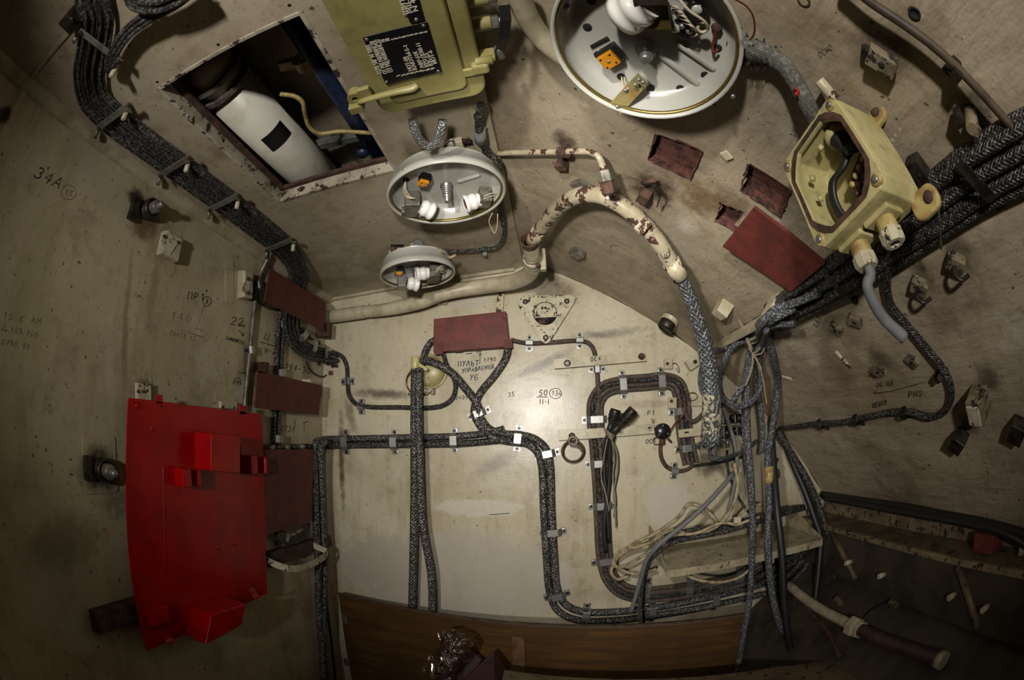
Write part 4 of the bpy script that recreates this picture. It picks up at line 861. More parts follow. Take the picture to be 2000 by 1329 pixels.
# bright red panel 
O_ = .06
RP = lambda x, y, o=0.0: L(x, y, O_+o)
q = thing('equipment_backboard', 'large bright red steel panel with boxes and clips on the left wall', 'panel', RP(390, 1270))
ol = [(249, 777), (305, 783), (470, 803), (509, 809), (514, 900), (515, 1000), (520, 1130), (520, 1160), (462, 1186), (458, 1196), (345, 1245), (285, 1272), (268, 1200), (252, 1100), (245, 960), (246, 860)]
obj('sheet', MB().prism(ccw([RP(*p) for p in ol], X3), X3, .006), M['red'], q, .002)
def rbox(nm, cor, h, bev=.003, m='red'): return obj(nm, MB().prism(ccw([RP(*p, .006) for p in cor], X3), X3, h, inset=.002), M[m], q, bev)
rbox('box', [(379, 843), (437, 848), (436, 921), (379, 915)], .085)
rbox('foot_box', [(372, 1183), (440, 1165), (432, 1205), (360, 1240)], .1)
rbox('ledge_box', [(279, 1188), (318, 1176), (322, 1208), (286, 1222)], .03)
for x, y in ((357, 933), (487, 908)):
    c = RP(x, y, .03); k = mpp(c); cl_ = obj('clip', MB().box(c, AX_L, (22*k, 34*k, .05)), M['red'], q, .004)
    obj('clip_leaf', MB().box(RP(x+26, y+1, .025), AX_L, (8*k, 32*k, .04)), M['red'], q, .004); obj('clip_web', MB().box(RP(x+15, y+2, .012), AX_L, (22*k, 22*k, .02)), M['red'], q)
obj('clip', MB().box(RP(465, 880, .02), AX_L, (.014, .035, .04)), M['red'], q, .003)
for x, y in ((310, 779), (473, 800)): obj('tab', MB().prism(ccw([RP(x-7, y-8), RP(x+6, y-7), RP(x+6, y+10), RP(x-7, y+10)], X3), X3, .006), M['red'], q, .001)
for x, y in ((268, 793), (500, 815), (298, 838), (425, 1070), (458, 1062)): bolt_at(RP(x, y, .006), X3, .008, .004, q, 'red', False, 'rivet_head')
bolt_at(RP(315, 794, .005), X3, .004, .0025, q, 'blackhole', False, 'hole')
for (x, y) in ((328, 1248), (496, 1160)):
    a = RP(x-10, y-14, .004); obj('hook', ribbon([a, RP(x, y, .01), RP(x+6, y+8, .02), RP(x+18, y+4, .05)], Y3, .035, .005), M['red'], q)
obj('seam_rib', MB().tube([RP(319, 900, .006), RP(320, 1000, .006), RP(324, 1130, .006)], .002, 6), M['red'], q)
obj('strap_end', MB().prism(ccw([RP(480, 1140, .006), RP(494, 1128, .006), RP(499, 1140, .006), RP(484, 1152, .006)], X3), X3, .004), M['red'], q)
# wood and stirrup
plate('wood_block', 'dark wooden rail end sticking out left of the red panel', 'rail', L, [(172, 1190), (270, 1160), (275, 1198), (180, 1232)], 0, .04, 'wood_dark', .003)
plate('wood_block', 'dark wooden rail right of the red panel near the corner', 'rail', L, [(512, 1078), (632, 1044), (636, 1062), (515, 1106)], 0, .04, 'wood_dark', .003)
q = thing('stirrup', 'black and cream chipped metal stirrup by the corner cables', 'bracket', L(580, 1090))
obj('band', ribbon([L(518, 1094, .045), L(540, 1104, .085), L(562, 1111, .12), L(580, 1112, .125), L(612, 1102, .125), L(634, 1088, .12), L(640, 1078, .1), L(612, 1066, .045)], Z3, .03, .004), M['cream_black'], q, .001)
for i in range(3): cable('short_lead', ['lowest', 'middle', 'topmost'][i]+' of three short leads curling under the tall plate', L, [(538, 1046-i*4, .03), (552, 1060-i*4, .04), (572, 1061-i*5, .045), (592, 1050-i*5, .04), (604, 1030-i*3, .04)], 6, 'braid_dark', group='short leads under the tall plate')
clamp(L, 544, 1048, -40, 22, 'clamp on the short leads under the tall plate', h=.05, b=5)
# corner cables
cable('corner_cable', 'left of two thick braided cables dropping down the corner', L, [(630, 862, .045), (618, 864, .05), (613, 885, .05), (614, 950, .05), (617, 1020, .05), (621, 1100, .05), (623, 1180, .05), (628, 1260, .05), (640, 1345, .05)], 14, 'braid', group='corner cables')
cable('corner_cable', 'right of two thick braided cables dropping down the corner', L, [(634, 862, .08), (628, 872, .08), (627, 900, .07), (629, 960, .06), (631, 1040, .06), (634, 1120, .06), (632, 1200, .06), (630, 1270, .055), (633, 1345, .055)], 14, 'braid', group='corner cables')
cable('thin_cable', 'thin black cable beside the corner braids at the bottom', L, [(634, 1140, .05), (640, 1200, .04), (648, 1260, .035), (657, 1345, .03)], 5, 'rubber')
# trims
bm = MB(); sy0, sy1 = -1.4, 2.0
bm.prism(ccw([V((X_LEFT, sy0, ceil_z(X_LEFT))), V((X_LEFT+.028, sy0, ceil_z(X_LEFT+.028))), V((X_LEFT+.026, sy0, ceil_z(X_LEFT)-.012)), V((X_LEFT+.012, sy0, ceil_z(X_LEFT)-.026)), V((X_LEFT, sy0, ceil_z(X_LEFT)-.03))], -Y3), Y3, sy1-sy0); struct('trim_1', bm, M['trim'], 'cream cove strip along left wall and ceiling')
bm = MB().prism(ccw([V((X_LEFT, D_BACK, ceil_z(X_LEFT))), V((XB, D_BACK, ceil_z(XB))), V((XB, D_BACK, ceil_z(XB)-.014)), V((X_LEFT, D_BACK, ceil_z(X_LEFT)-.014))], -Y3), -Y3, .02); struct('trim_2', bm, M['trim'], 'cream strip along end wall and ceiling')
bm = MB().prism(ccw([V((X_LEFT, D_BACK, 0)), V((X_LEFT+.022, D_BACK, 0)), V((X_LEFT, D_BACK-.022, 0))], -Z3), Z3, 2.2); struct('trim_3', bm, M['back'], 'painted corner fillet')
p0 = C(63, 150); bm = MB().prism([cpt(X_LEFT, p0.y-.006), cpt(XB, p0.y-.006), cpt(XB, p0.y+.006), cpt(X_LEFT, p0.y+.006)], CN, .004); struct('trim_4', bm, M['ceil'], 'painted ceiling seam strip')
bm = MB().prism([V((X_LEFT, p0.y-.02, 0)), V((X_LEFT, p0.y+.02, 0)), V((X_LEFT+.012, p0.y, 0))], Z3, 2.19); struct('trim_5', bm, M['left'], 'vertical painted seam on the left wall')
# pencil notes
note(L, 64, 344, '34А', 22, 'handwritten 34A high on the left wall', -27, 'ink', 2.4, extra=[])
note(L, 124, 380, '1К', 11, 'faint handwritten mark in a pencil circle after 34A', -10, 'ink_pale', 1.4, extra=[ring_px(134, 376, 15, 14)])
note(L, 365, 584, 'ПР1', 13, 'handwritten mark with circled number on the left wall', -5, 'ink', 1.7, extra=[ring_px(404, 589, 8, 9), [(402, 593), (405, 584), (405, 594)]])
note(L, 449, 634, '22', 15, 'handwritten 22 with arrow left of the single cable', -8, 'ink', 1.6, extra=[[(466, 637), (467, 632), (470, 638), (473, 633), (476, 639), (478, 634)], [(466, 645), (475, 655)], [(471, 655), (475, 656), (476, 650)]])
note(L, 440, 663, 'САМОПИСЕЦ', 6, 'small handwritten word beside the single grey cable', -16, 'ink', 1.3, .55)
note(L, 515, 662, 'Ц', 13, 'handwritten fraction beside the upright cable pair', -14, 'ink', 1.5, extra=[[(508, 668), (540, 678)]])
note(L, 516, 689, 'Н-24', 10, 'handwritten H-24 beside the upright cable pair', -10, 'ink', 1.4, .6)
note(L, 554, 722, '294-30', 12, 'handwritten 294-30 above the lower red plate', -10, 'ink', 1.6, .6)
note(L, 547, 842, '2Т37', 10, 'handwritten 2T37 below the lower red plate', -4, 'ink', 1.4, .6, extra=[[(575, 818), (576, 832)], [(592, 826), (602, 824)], [(594, 826), (594, 842)]])
note(L, 455, 752, 'РУБ', 8, 'small handwritten word with arrow to the single cable', 2, 'ink', 1.4, .6, extra=[[(465, 728), (480, 729)], [(476, 725), (480, 729), (476, 732)], [(456, 740), (468, 739)]])
note(L, 483, 792, '137', 7, 'tiny red number beside the lower red plate', 0, 'ink_red', 1.3, .6)
note(L, 330, 625, '140', 16, 'faint pencil figures under the circled mark', -8, 'ink_pale', 1.2, extra=[[(332, 638), (400, 660)], [(398, 598), (384, 640)], [(376, 640), (395, 645)]])
note(L, 330, 655, 'КАРТА 45', 9, 'faint pencil word below the faint figures', -12, 'ink_pale', 1.1, .6)
note(L, 4, 622, '15 К АМ', 12, 'very faint pencil line at the left edge, top one', -10, 'ink_pale', 1.3)
note(L, 2, 645, '2,103,100', 11, 'very faint pencil numbers at the left edge, middle line', -12, 'ink_pale', 1.3, .6)
note(L, 2, 672, '0798,99', 11, 'very faint pencil numbers at the left edge, lowest line', -12, 'ink_pale', 1.3, .6)
# ================================================================== CEILING, HATCH, LAMPS, YELLOW BOX
# hatch rim and what is in the void
hc = [cpt(hx0, hy0), cpt(hx1, hy0), cpt(hx1, hy1), cpt(hx0, hy1)]
q = thing('hatch_frame', 'rusty hatch frame around the open hole in the ceiling', 'frame', sum(hc, V())/4)
M['rim'] = paint('grey_white_rim_paint', (176, 168, 150), (140, 128, 108), 18, .55, chips=(70, 46, 34), chip_lo=.56, chip_scale=26)
for (x0, x1, y0, y1) in ((hx0, hx0+.012, hy0, hy1), (hx1-.012, hx1, hy0, hy1), (hx0, hx1, hy0, hy0+.012), (hx0, hx1, hy1-.012, hy1)):
    obj('rim', MB().prism([cpt(x0, y0, .002), cpt(x1, y0, .002), cpt(x1, y1, .002), cpt(x0, y1, .002)], -CN, .04), M['rim'], q, .002)
for (x0, x1, y0, y1) in ((hx0, hx0+.03, hy0, hy1), (hx1-.03, hx1, hy0, hy1), (hx0, hx1, hy0, hy0+.03), (hx0, hx1, hy1-.03, hy1)):
    obj('lip', MB().prism([cpt(x0, y0, -.035), cpt(x1, y0, -.035), cpt(x1, y1, -.035), cpt(x0, y1, -.035)], -CN, .012), M['rust'], q, .002)
for x, y in ((307, 160), (426, 87), (565, 10)):
    p = C(x, y); bolt_at(p, CN, .004, .001, q, 'blackhole', False, 'screw_hole')
bm = MB()
zt = ceil_z((hx0+hx1)/2)
for (c_, s_) in (((hx0-.1, (hy0+hy1)/2, zt+.17), (.01, hy1-hy0+.5, .26)), ((hx1+.10, (hy0+hy1)/2, zt+.17), (.01, hy1-hy0+.5, .26)), (((hx0+hx1)/2, hy0-.2, zt+.17), (hx1-hx0+.2, .01, .26)), (((hx0+hx1)/2, hy1+.25, zt+.17), (hx1-hx0+.2, .01, .26)), (((hx0+hx1)/2, (hy0+hy1)/2, zt+.29), (hx1-hx0+.2, hy1-hy0+.5, .01))):
    bm.box(c_, (X3, Y3, Z3), s_)
obj('void_lining', bm, M['recess'], ceil)
zd = zt+.125; DZ = lambda x, y, z=zd: pl(x, y, V((0, 0, z)), Z3)
d0 = DZ(437, 160); d1 = DZ(600, 330); ddir = V((d1.x-d0.x, d1.y-d0.y, 0)).normalized(); rd = .078
q = thing('white_duct', 'white round duct with riveted flange inside the ceiling hatch', 'duct', d0)
obj('tube', MB().tube([d0, d0+ddir*.9], rd, 36, spline=False), M['white_duct'], q)
obj('flange', MB().lathe(d0-ddir*.002, ddir, [(rd*.9, -.0), (rd*1.13, 0), (rd*1.13, .014), (rd*1.0, .014)], 36, smooth=False), M['steel_dull'], q)
obj('far_flange', MB().lathe(d0-ddir*.05, ddir, [(rd*.75, 0), (rd*1.13, 0), (rd*1.13, .014), (rd*.75, .014)], 36, smooth=False), M['steel_dull'], q)
obj('inner_sleeve', MB().tube([d0-ddir*.12, d0], rd*.88, 30, spline=False), M['white_duct'], q)
ux = ddir.cross(Z3).normalized()
for i in range(16): a = 2*math.pi*i/16; bolt_at(d0+ux*(rd*1.08*math.cos(a))+Z3*(rd*1.08*math.sin(a))-ddir*.002, -ddir, .003, .003, q, 'steel', False, 'rivet')
tp = DZ(598, 250, zd-rd*.7); 
sd = ddir.cross(Z3).normalized(); mb = MB()
cA = d0+ddir*((tp-d0).dot(ddir))
mb.grid(lambda u_, v_: cA+ddir*(.07*(v_-.5))+(sd*math.cos(math.radians(-75+60*u_))+Z3*math.sin(math.radians(-75+60*u_)))*(rd*1.012), 8, 4); obj('tape_patch', mb, M['plate_black'], q)
zb = zt+.16; b0 = DZ(585, 60, zb); b1 = DZ(740, 300, zb); bd = (b1-b0).normalized()
q = thing('blue_pipe', 'dark blue pipe with clamp band inside the ceiling hatch', 'pipe', b0); obj('tube', MB().tube([b0-bd*.2, b1+bd*.3], .03, 24, spline=False), M['blue_pipe'], q)
obj('clamp_band', MB().lathe(DZ(598, 118, zb), bd, [(.03, -.018), (.035, -.018), (.035, .018), (.03, .018)], 24, smooth=False), M['yellow_edge'], q); obj('clamp_arm', MB().box(DZ(566, 125, zb), (V((1, .2, 0)).normalized(), V((-.2, 1, 0)).normalized(), Z3), (.06, .03, .02)), M['yellow_edge'], q, .002)
obj('end_cap', MB().lathe(DZ(708, 300, zb-.03), V((0, 0, -1)), [(.022, -.02), (.022, .0), (.015, .01), (0, .012)], 16), M['blue_pipe'], q)
tag(obj('thin_tube', MB().tube([DZ(548, 184, zt+.09), DZ(575, 188, zt+.08), DZ(590, 198, zt+.075), DZ(596, 225, zt+.07), DZ(606, 250, zt+.07), DZ(624, 261, zt+.07), DZ(660, 257, zt+.08), DZ(728, 260, zt+.08)], .0065, 10, 5), M['yellow_edge']), 'thin cream tube bent across the hatch void', 'tube')
tag(obj('void_beam', MB().box(DZ(655, 275, zt+.2), (X3, Y3, Z3), (.22, .03, .03)), M['recess'], None, .003), 'dark cross beam inside the ceiling hatch', 'beam')
# beam / fascia at the edge of the flat ceiling
bm = MB().prism([V((XB, Y_NEAR, ceil_z(XB)-.004)), V((XB, D_BACK, ceil_z(XB)-.004)), V((XB+.045, D_BACK, ceil_z(XB)+.012)), V((XB+.045, Y_NEAR, ceil_z(XB)+.012))], Z3, .1); struct('trim_6', bm, M['trim'], 'cream fascia strip where ceiling meets hull')
# dish lamps ------------------------------------------------------------------------------------------
def lampframe(cx, cy, c, n):
    u = pl(cx+4, cy, c, n)-pl(cx-4, cy, c, n); u = u.normalized(); return u, n.cross(u).normalized()
def socket(q, base, d, r, Ln):
    """porcelain lamp socket on a steel clip"""
    d = V(d).normalized()
    s = obj('socket', MB().lathe(base, d, [(0, 0), (r*.8, 0), (r*.85, Ln*.25), (r*.98, Ln*.3), (r*1.02, Ln*.5), (r*.95, Ln*.55), (r*.95, Ln*.75), (r*1.08, Ln*.8), (r*1.08, Ln), (r*.9, Ln), (r*.85, Ln*.7), (0, Ln*.65)], 24), M['porcelain'], q)
    obj('thread', MB().lathe(base, d, [(r*.84, Ln*.68), (r*.7, Ln*.72), (r*.7, Ln*.97), (r*.6, Ln*.97), (r*.6, Ln*.7), (0, Ln*.7)], 20), M['wire_copper'], s)
    return s
def clipbox(q, c, ax, size, m='steel_dull', nm='socket_clip'): return obj(nm, MB().box(c, ax, size), M[m], q, .0015)
def dish(label, cx, cy, c, n, R):
    q = thing('dish_lamp', label, 'lamp', c, 'round dish lamps without covers')
    u, v = lampframe(cx, cy, c, n)
    obj('dish', MB().lathe(c, n, [(0, -.052), (R*.86, -.052), (R*.93, -.036), (R*.965, -.006), (R*1.0, -.004), (R*1.0, .014), (R*.985, .018), (R*.955, .016), (R*.945, -.004), (R*.91, -.03), (R*.87, -.038), (R*.83, -.0425), (R*.8, -.0445), (0, -.0445)], 64, u=u), M['enamel'], q)
    obj('gasket', MB().lathe(c, n, [(R*.95, .012), (R*.925, .014), (R*.915, .008), (R*.93, .004)], 64, u=u), M['brass'], q)
    return q, u, v
def hole(q, p, n, r): obj('hole', MB().lathe(p, n, [(r*1.05, 0), (r, .0006), (0, .0006)], 16), M['blackhole'], q)
def rib(q, a, b, n, w_=.006): obj('rib', MB().tube([a, a.lerp(b, .04)+n*.002, a.lerp(b, .96)+n*.002, b], w_, 8, spline=False, flat=1.0), M['enamel'], q)
def stud2(q, p, n, r, h):
    prof = [(0, 0), (r*1.25, 0), (r*1.25, h*.12)]
    for i in range(5): z = h*(.15+.11*i); prof += [(r*(.98-.05*i), z), (r*(1.06-.05*i), z+h*.05), (r*(.96-.05*i), z+h*.09)]
    prof += [(r*.6, h*.75), (r*.6, h), (r*.35, h*1.02), (0, h*1.02)]
    obj('lamp_stud', MB().lathe(p, n, prof, 20), M['steel'], q)
def term(q, p, u, v, n, s):
    obj('terminal_base', MB().box(p+n*.012+u*s*.2+v*s*.1, (u, v, n), (s*1.15, s*1.0, .024)), M['bakelite'], q, .002)
    t = obj('terminal_block', MB().box(p+n*.028, (u, v, n), (s, s*.95, .012)), M['orange'], q, .002)
    bolt_at(p+n*.034, n, s*.1, .003, t, 'steel', False, 'screw')
    for i, j in ((-1, -1), (1, -1), (-1, 1), (1, 1)): bolt_at(p+n*.0335+u*(i*s*.33)+v*(j*s*.3), n, s*.07, .0015, t, 'blackhole', False, 'screw')
def wires(q, pts, m='wire_white', r=.0018, nm='wire'): obj(nm, MB().tube(pts, r, 6, 4), M[m], q)
# lamp 1, on the hull, close to the camera
n1 = V((-.25, -.25, -.9)).normalized(); c1 = P(1265, 76, .75); R1 = 183*.75/F_PX*.98
q, u, v = dish('large near dish lamp at the top with a copper wire', 1265, 76, c1, n1, R1)
Q = lambda x, y, h=-.043: pl(x, y, c1+n1*h, n1)
for x, y in ((1147, 53), (1155, 2), (1168, 107), (1213, 150), (1270, 173), (1329, 173), (1377, 147), (1402, 94)): hole(q, Q(x, y), n1, .0075)
for a, b in (((1325, 86), (1395, 135)), ((1291, 107), (1364, 164))): rib(q, Q(*a), Q(*b), n1)
for a, b in (((1155, 92), (1188, 74)), ((1178, 128), (1216, 108))): obj('slot', MB().tube([Q(*a), Q(*b)], .004, 8, spline=False), M['blackhole'], q)
term(q, Q(1192, 105), (u*.85+v*.5).normalized(), (v*.85-u*.5).normalized(), n1, .03)
stud2(q, Q(1262, 95), n1, .015, .05)
socket(q, Q(1266, 4, .02), Q(1212, 34, .0)-Q(1266, 4, .02), .034, .055)
clipbox(q, Q(1285, 22, -.005), (u, v, n1), (.035, .05, .05), 'brass'); clipbox(q, Q(1270, -5, .03), (u, v, n1), (.05, .02, .03), 'steel_dark')
tb = obj('terminal_strip', MB().box(Q(1345, 38, -.03), ((u*.6+v*.8).normalized(), (v*.6-u*.8).normalized(), n1), (.075, .032, .02)), M['bakelite'], q, .004)
for x, y in ((1318, 52), (1360, 16)): bolt_at(Q(x, y, -.0295), n1, .011, .012, tb, 'enamel', False, 'boss')
for x, y in ((1318, 22), (1326, 28), (1341, 42), (1332, 50), (1352, 52), (1345, 60)): bolt_at(Q(x, y, -.018), n1, .0055, .008, tb, 'steel', False, 'screw')
for i in range(5): wires(q, [Q(1310+6*i, 12+8*i, -.012), Q(1322+7*i, 14+9*i, .004), Q(1336+6*i, 28+8*i, -.008)], r=.0022)
wires(q, [Q(1320, -10, .0), Q(1345, 20, .005), Q(1376, 42, .0), Q(1382, 56, -.01), Q(1368, 66, -.02), Q(1350, 70, -.025)], r=.003)
obj('wire_loop', MB().tube([Q(1372+9*math.cos(a*.6283), 55+8*math.sin(a*.6283), -.012) for a in range(10)], .003, 6, 3, closed=True), M['wire_white'], q)
wires(q, [Q(1398, 52, -.03), Q(1396, 72, -.035), Q(1392, 92, -.035), Q(1394, 104, -.03), Q(1402, 96, -.03)], 'wire_red', .0028, 'rusty_wire'); obj('rust_blob', MB().lathe(Q(1399, 53, -.04), n1, [(.009, 0), (.01, .006), (.005, .011), (0, .012)], 8), M['rust'], q)
pcb = [Q(1192, 200, .012), Q(1213, 223, .014), Q(1266, 164, -.02), Q(1246, 142, -.02)]
M['pcb'] = paint('yellow_green_board', (116, 110, 70), (124, 92, 44), 20, .4)
pb_ = obj('circuit_board', MB().prism(ccw(pcb, n1), n1, .0025), M['pcb'], q, .0006, 1)
for x, y in ((1206, 208), (1222, 176), (1241, 165), (1248, 155), (1256, 160)): bolt_at(Q(x, y, .0 if x > 1215 else .014), n1, .004, .004, pb_, 'steel', False, 'solder')
wires(q, [Q(1214, 150, -.04), Q(1217, 165, -.02), Q(1222, 176, .0)]); wires(q, [Q(1219, 150, -.04), Q(1222, 164, -.02), Q(1226, 174, .0)])
for x, y in ((1291, 214), (1107, 12)): bolt_at(Q(x, y, -.03), n1, .006, .006, q, 'steel', False, 'rim_screw')
bolt_at(Q(1431, 187, .0), n1, .005, .006, q, 'steel', False, 'rim_screw')
cable('copper_wire', 'thin copper wire arching from the near lamp to the hose', H, [(1430, -4, .11), (1455, 10, .1), (1470, 30, .09), (1474, 50, .09), (1472, 68, .09), (1465, 78, .09)], 4, 'wire_copper', 'wire')
# lamp 2 and lamp 3, on the flat ceiling
def lamp_small(label, cx, cy, a_px, off):
    n = CN; c = C(cx, cy, off); R = a_px*(c-EYE).length/F_PX; return dish(label, cx, cy, c, n, R)+(c, R)
q, u, v, c2, R2 = lamp_small('middle dish lamp with two porcelain sockets below the yellow box', 871, 374, 115, .10)
Q2 = lambda x, y, h=-.043: pl(x, y, c2+CN*h, CN)
term(q, Q2(826, 342, -.03), (u*.9-v*.4).normalized(), (v*.9+u*.4).normalized(), CN, .026)
stud2(q, Q2(872, 362), CN, .015, .06)
hole(q, Q2(793, 352), CN, .01); hole(q, Q2(857, 407), CN, .008); hole(q, Q2(897, 407), CN, .008)
rib(q, Q2(894, 354), Q2(936, 341), CN)
socket(q, Q2(818, 402, .0), u*1.0-v*.45+CN*.25, .026, .048); clipbox(q, Q2(805, 395, -.005), (u, v, CN), (.045, .05, .05), 'steel_dull'); clipbox(q, Q2(800, 414, .01), (u, v, CN), (.05, .035, .02), 'steel_dull')
socket(q, Q2(937, 390, -.005), -u*1.0-v*.15+CN*.3, .026, .048); clipbox(q, Q2(946, 386, -.01), (u, v, CN), (.035, .05, .05), 'steel_dull'); clipbox(q, Q2(940, 412, .0), (u, v, CN), (.06, .03, .015), 'pcb' if False else 'brass')
for i in range(3): wires(q, [Q2(792, 350, -.04), Q2(788+3*i, 372, -.01), Q2(794+4*i, 385, .0), Q2(803+3*i, 388, .01)])
for i in range(3): wires(q, [Q2(945, 384+4*i, .01), Q2(960, 378+5*i, .0), Q2(970, 380+6*i, -.01)])
wires(q, [Q2(962, 416, .015), Q2(955, 432, .03), Q2(960, 446, .04), Q2(966, 456, .05), Q2(971, 440, .04), Q2(972, 418, .02)], r=.0014)
for x, y in ((975, 350), (790, 330)): bolt_at(Q2(x, y, -.0), CN, .005, .006, q, 'steel', False, 'rim_screw')
obj('stem', MB().tube([c2-CN*.056, c2-CN*.1], .022, 16, spline=False), M['cream'], q)
mp = thing('lamp_bracket', 'small plate with bolt and wire above the middle dish lamp', 'bracket', C(884, 284))
obj('plate', MB().box(C(884, 286, .03), AX_C, (.06, .05, .02)), M['cream'], mp, .002); bolt_at(C(880, 277, .04), CN, .011, .012, mp, 'steel'); obj('wire', MB().tube([C(884, 272, .055), C(870, 276, .055), C(860, 290, .055), C(845, 297, .05), C(820, 301, .05)], .003, 6), M['wire_white'], mp)
obj('lug', MB().box(C(903, 277, .03), AX_C, (.045, .012, .01)), M['steel_dark'], mp)
q, u, v, c3, R3 = lamp_small('smallest far dish lamp hanging near the end wall', 815, 531, 74, .13)
Q3 = lambda x, y, h=-.043: pl(x, y, c3+CN*h, CN)
term(q, Q3(779, 522, -.02), u, v, CN, .024); stud2(q, Q3(812, 524), CN, .016, .055)
socket(q, Q3(793, 552, .03), u*1.0-v*.25+CN*.1, .026, .05); clipbox(q, Q3(784, 551, .025), (u, v, CN), (.03, .05, .05), 'steel'); clipbox(q, Q3(788, 562, .04), (u, v, CN), (.05, .03, .015), 'brass')
socket(q, Q3(838, 533, .0), -u*1.0-v*.1+CN*.1, .027, .05); clipbox(q, Q3(847, 532, .0), (u, v, CN), (.04, .06, .055), 'steel_dull'); clipbox(q, Q3(846, 548, .02), (u, v, CN), (.05, .05, .01), 'brass')
for i in range(4): wires(q, [Q3(852, 528+3*i, .01), Q3(862, 520+4*i, .0), Q3(870, 522+5*i, -.01)], r=.0025)
wires(q, [Q3(770, 530, -.02), Q3(773, 545, .0), Q3(780, 552, .02)], 'wire_cream'); wires(q, [Q3(784, 528, -.02), Q3(782, 542, .0), Q3(783, 550, .02)], 'wire_cream')
bolt_at(Q3(850, 503, -.005), CN, .008, .006, q, 'steel_dark', False, 'rim_screw')
obj('stem', MB().tube([c3-CN*.056, c3-CN*.115], .03, 18, spline=False), M['cream'], q)
obj('stem_cap', MB().tube([C(816, 476, .0), C(816, 478, .05)], .02, 16, spline=False), M['rubber'], q)
obj('arm', MB().box(Q3(790, 495, -.07), ((u*.9-v*.5).normalized(), (v*.9+u*.5).normalized(), CN), (.12, .05, .012)), M['cream'], q, .002)
bolt_at(Q3(769, 483, -.07), CN, .012, .02, q, 'rust'); obj('wing', MB().box(Q3(776, 480, -.07), (u, v, CN), (.05, .012, .006)), M['steel_dark'], q)
obj('lead', MB().tube([Q3(836, 492, -.06), Q3(845, 487, -.05), Q3(856, 488, -.04), Q3(866, 494, -.02)], .006, 8), M['wire_cream'], q)
obj('lead', MB().tube([Q3(870, 500, -.03), Q3(880, 503, -.02), Q3(890, 498, -.03)], .006, 8), M['wire_cream'], q)
obj('gland', MB().tube([Q3(832, 489, -.08), Q3(838, 488, -.08)], .02, 14, spline=False), M['steel'], q)
cable('lamp_cable', 'grey braided cable feeding the far dish lamp along the ceiling', C, [(862, 490, .03), (900, 491, .02), (940, 488, .02), (965, 485, .02), (980, 472, .02), (985, 455, .02), (984, 430, .02)], 8, 'braid')
clamp(C, 945, 487, 0, 10, 'small clamp on the far lamp cable', h=.03, b=4)
cable('beam_cable', 'dark grey braided cable running down beside the ceiling beam', C, [(940, 205, .04), (935, 240, .03), (940, 275, .02), (955, 300, .015), (972, 318, .02), (976, 338, .02), (972, 352, .02), (979, 400, .015), (984, 440, .015)], 14, 'braid_dark')
cable('beam_cable', 'thinner braided cable behind the ceiling beam cable', C, [(930, 225, .01), (946, 290, .01), (950, 320, .01), (962, 345, .01)], 10, 'braid')
q = thing('cable_sleeve', 'grey sleeve and washer on the beam cable below the yellow box', 'sleeve', C(938, 268, .03)); obj('sleeve', MB().tube([C(936, 258, .03), C(940, 276, .025)], .017, 14, spline=False), M['rubber_grey'], q); bolt_at(C(946, 250, .01), CN, .006, .006, q, 'steel', False, 'washer')
# yellow distribution box ---------------------------------------------------------------------------
ob_ = .13
Yb = lambda x, y, h=0.0: C(x, y, ob_+h)
fl, frr = Yb(742, 226), Yb(942, 198); yf = (fl.y+frr.y)/2; xl = fl.x; xr = frr.x; yn = yf-.42
xl, xr = (Yb(736, 224).x+Yb(612, 12).x)/2, (Yb(942, 198).x+Yb(915, 60).x)/2

q = thing('distribution_box', 'khaki yellow steel distribution box with black data plate overhead', 'box', V(((xl+xr)/2, (yf+yn)/2, ceil_z((xl+xr)/2)-.1)))
def cq(x0, x1, y0, y1, o): return [cpt(x0, y0, o), cpt(x1, y0, o), cpt(x1, y1, o), cpt(x0, y1, o)]
cx_, cy_ = (xl+xr)/2, (yf+yn)/2; hx_, hy_ = (xr-xl)/2, (yf-yn)/2
AXx, AXy = AX_C[0], Y3
def rr(o, inset, r): return rrect(cpt(cx_, cy_, o), AXx, AXy, hx_-inset, hy_-inset, r, 5)
obj('body', MB().prism(rr(.035, .022, .03), CN, ob_-.055), M['yellow'], q, .003)
lid = obj('lid', MB().prism(rr(ob_-.03, 0, .034), CN, .024, smooth=False), M['yellow'], q, .006, 3)
obj('raised_panel', MB().prism(rr(ob_-.008, .032, .02), CN, .012, inset=.006), M['yellow'], lid, .004, 2)
for yy_ in (cy_-.1, cy_+.12):
    obj('mounting_foot', MB().box(cpt(cx_, yy_, .017), AX_C, (.06, .04, .036)), M['yellow'], q, .003)
hN = .006
def yplate(nm, cor, parent, th=.0018): return obj(nm, MB().prism(ccw([Yb(x, y, hN-.001) for x, y in cor], CN), CN, th), M['plate_black'], parent, .0004, 1)
p1 = yplate('data_plate', [(708, 73), (834, 42), (863, 139), (755, 166)], q); p1['label'] = 'black data plate with white stencilled text and four rivets'
for x, y in ((716, 77), (827, 50), (856, 139), (755, 160)): bolt_at(Yb(x, y, hN+.001), CN, .0035, .002, p1, 'steel', False, 'rivet')
p2 = yplate('small_plate', [(776, -14), (812, -22), (829, 38), (801, 44)], q); bolt_at(Yb(813, 38, hN+.001), CN, .004, .003, p2, 'steel', False, 'rivet')
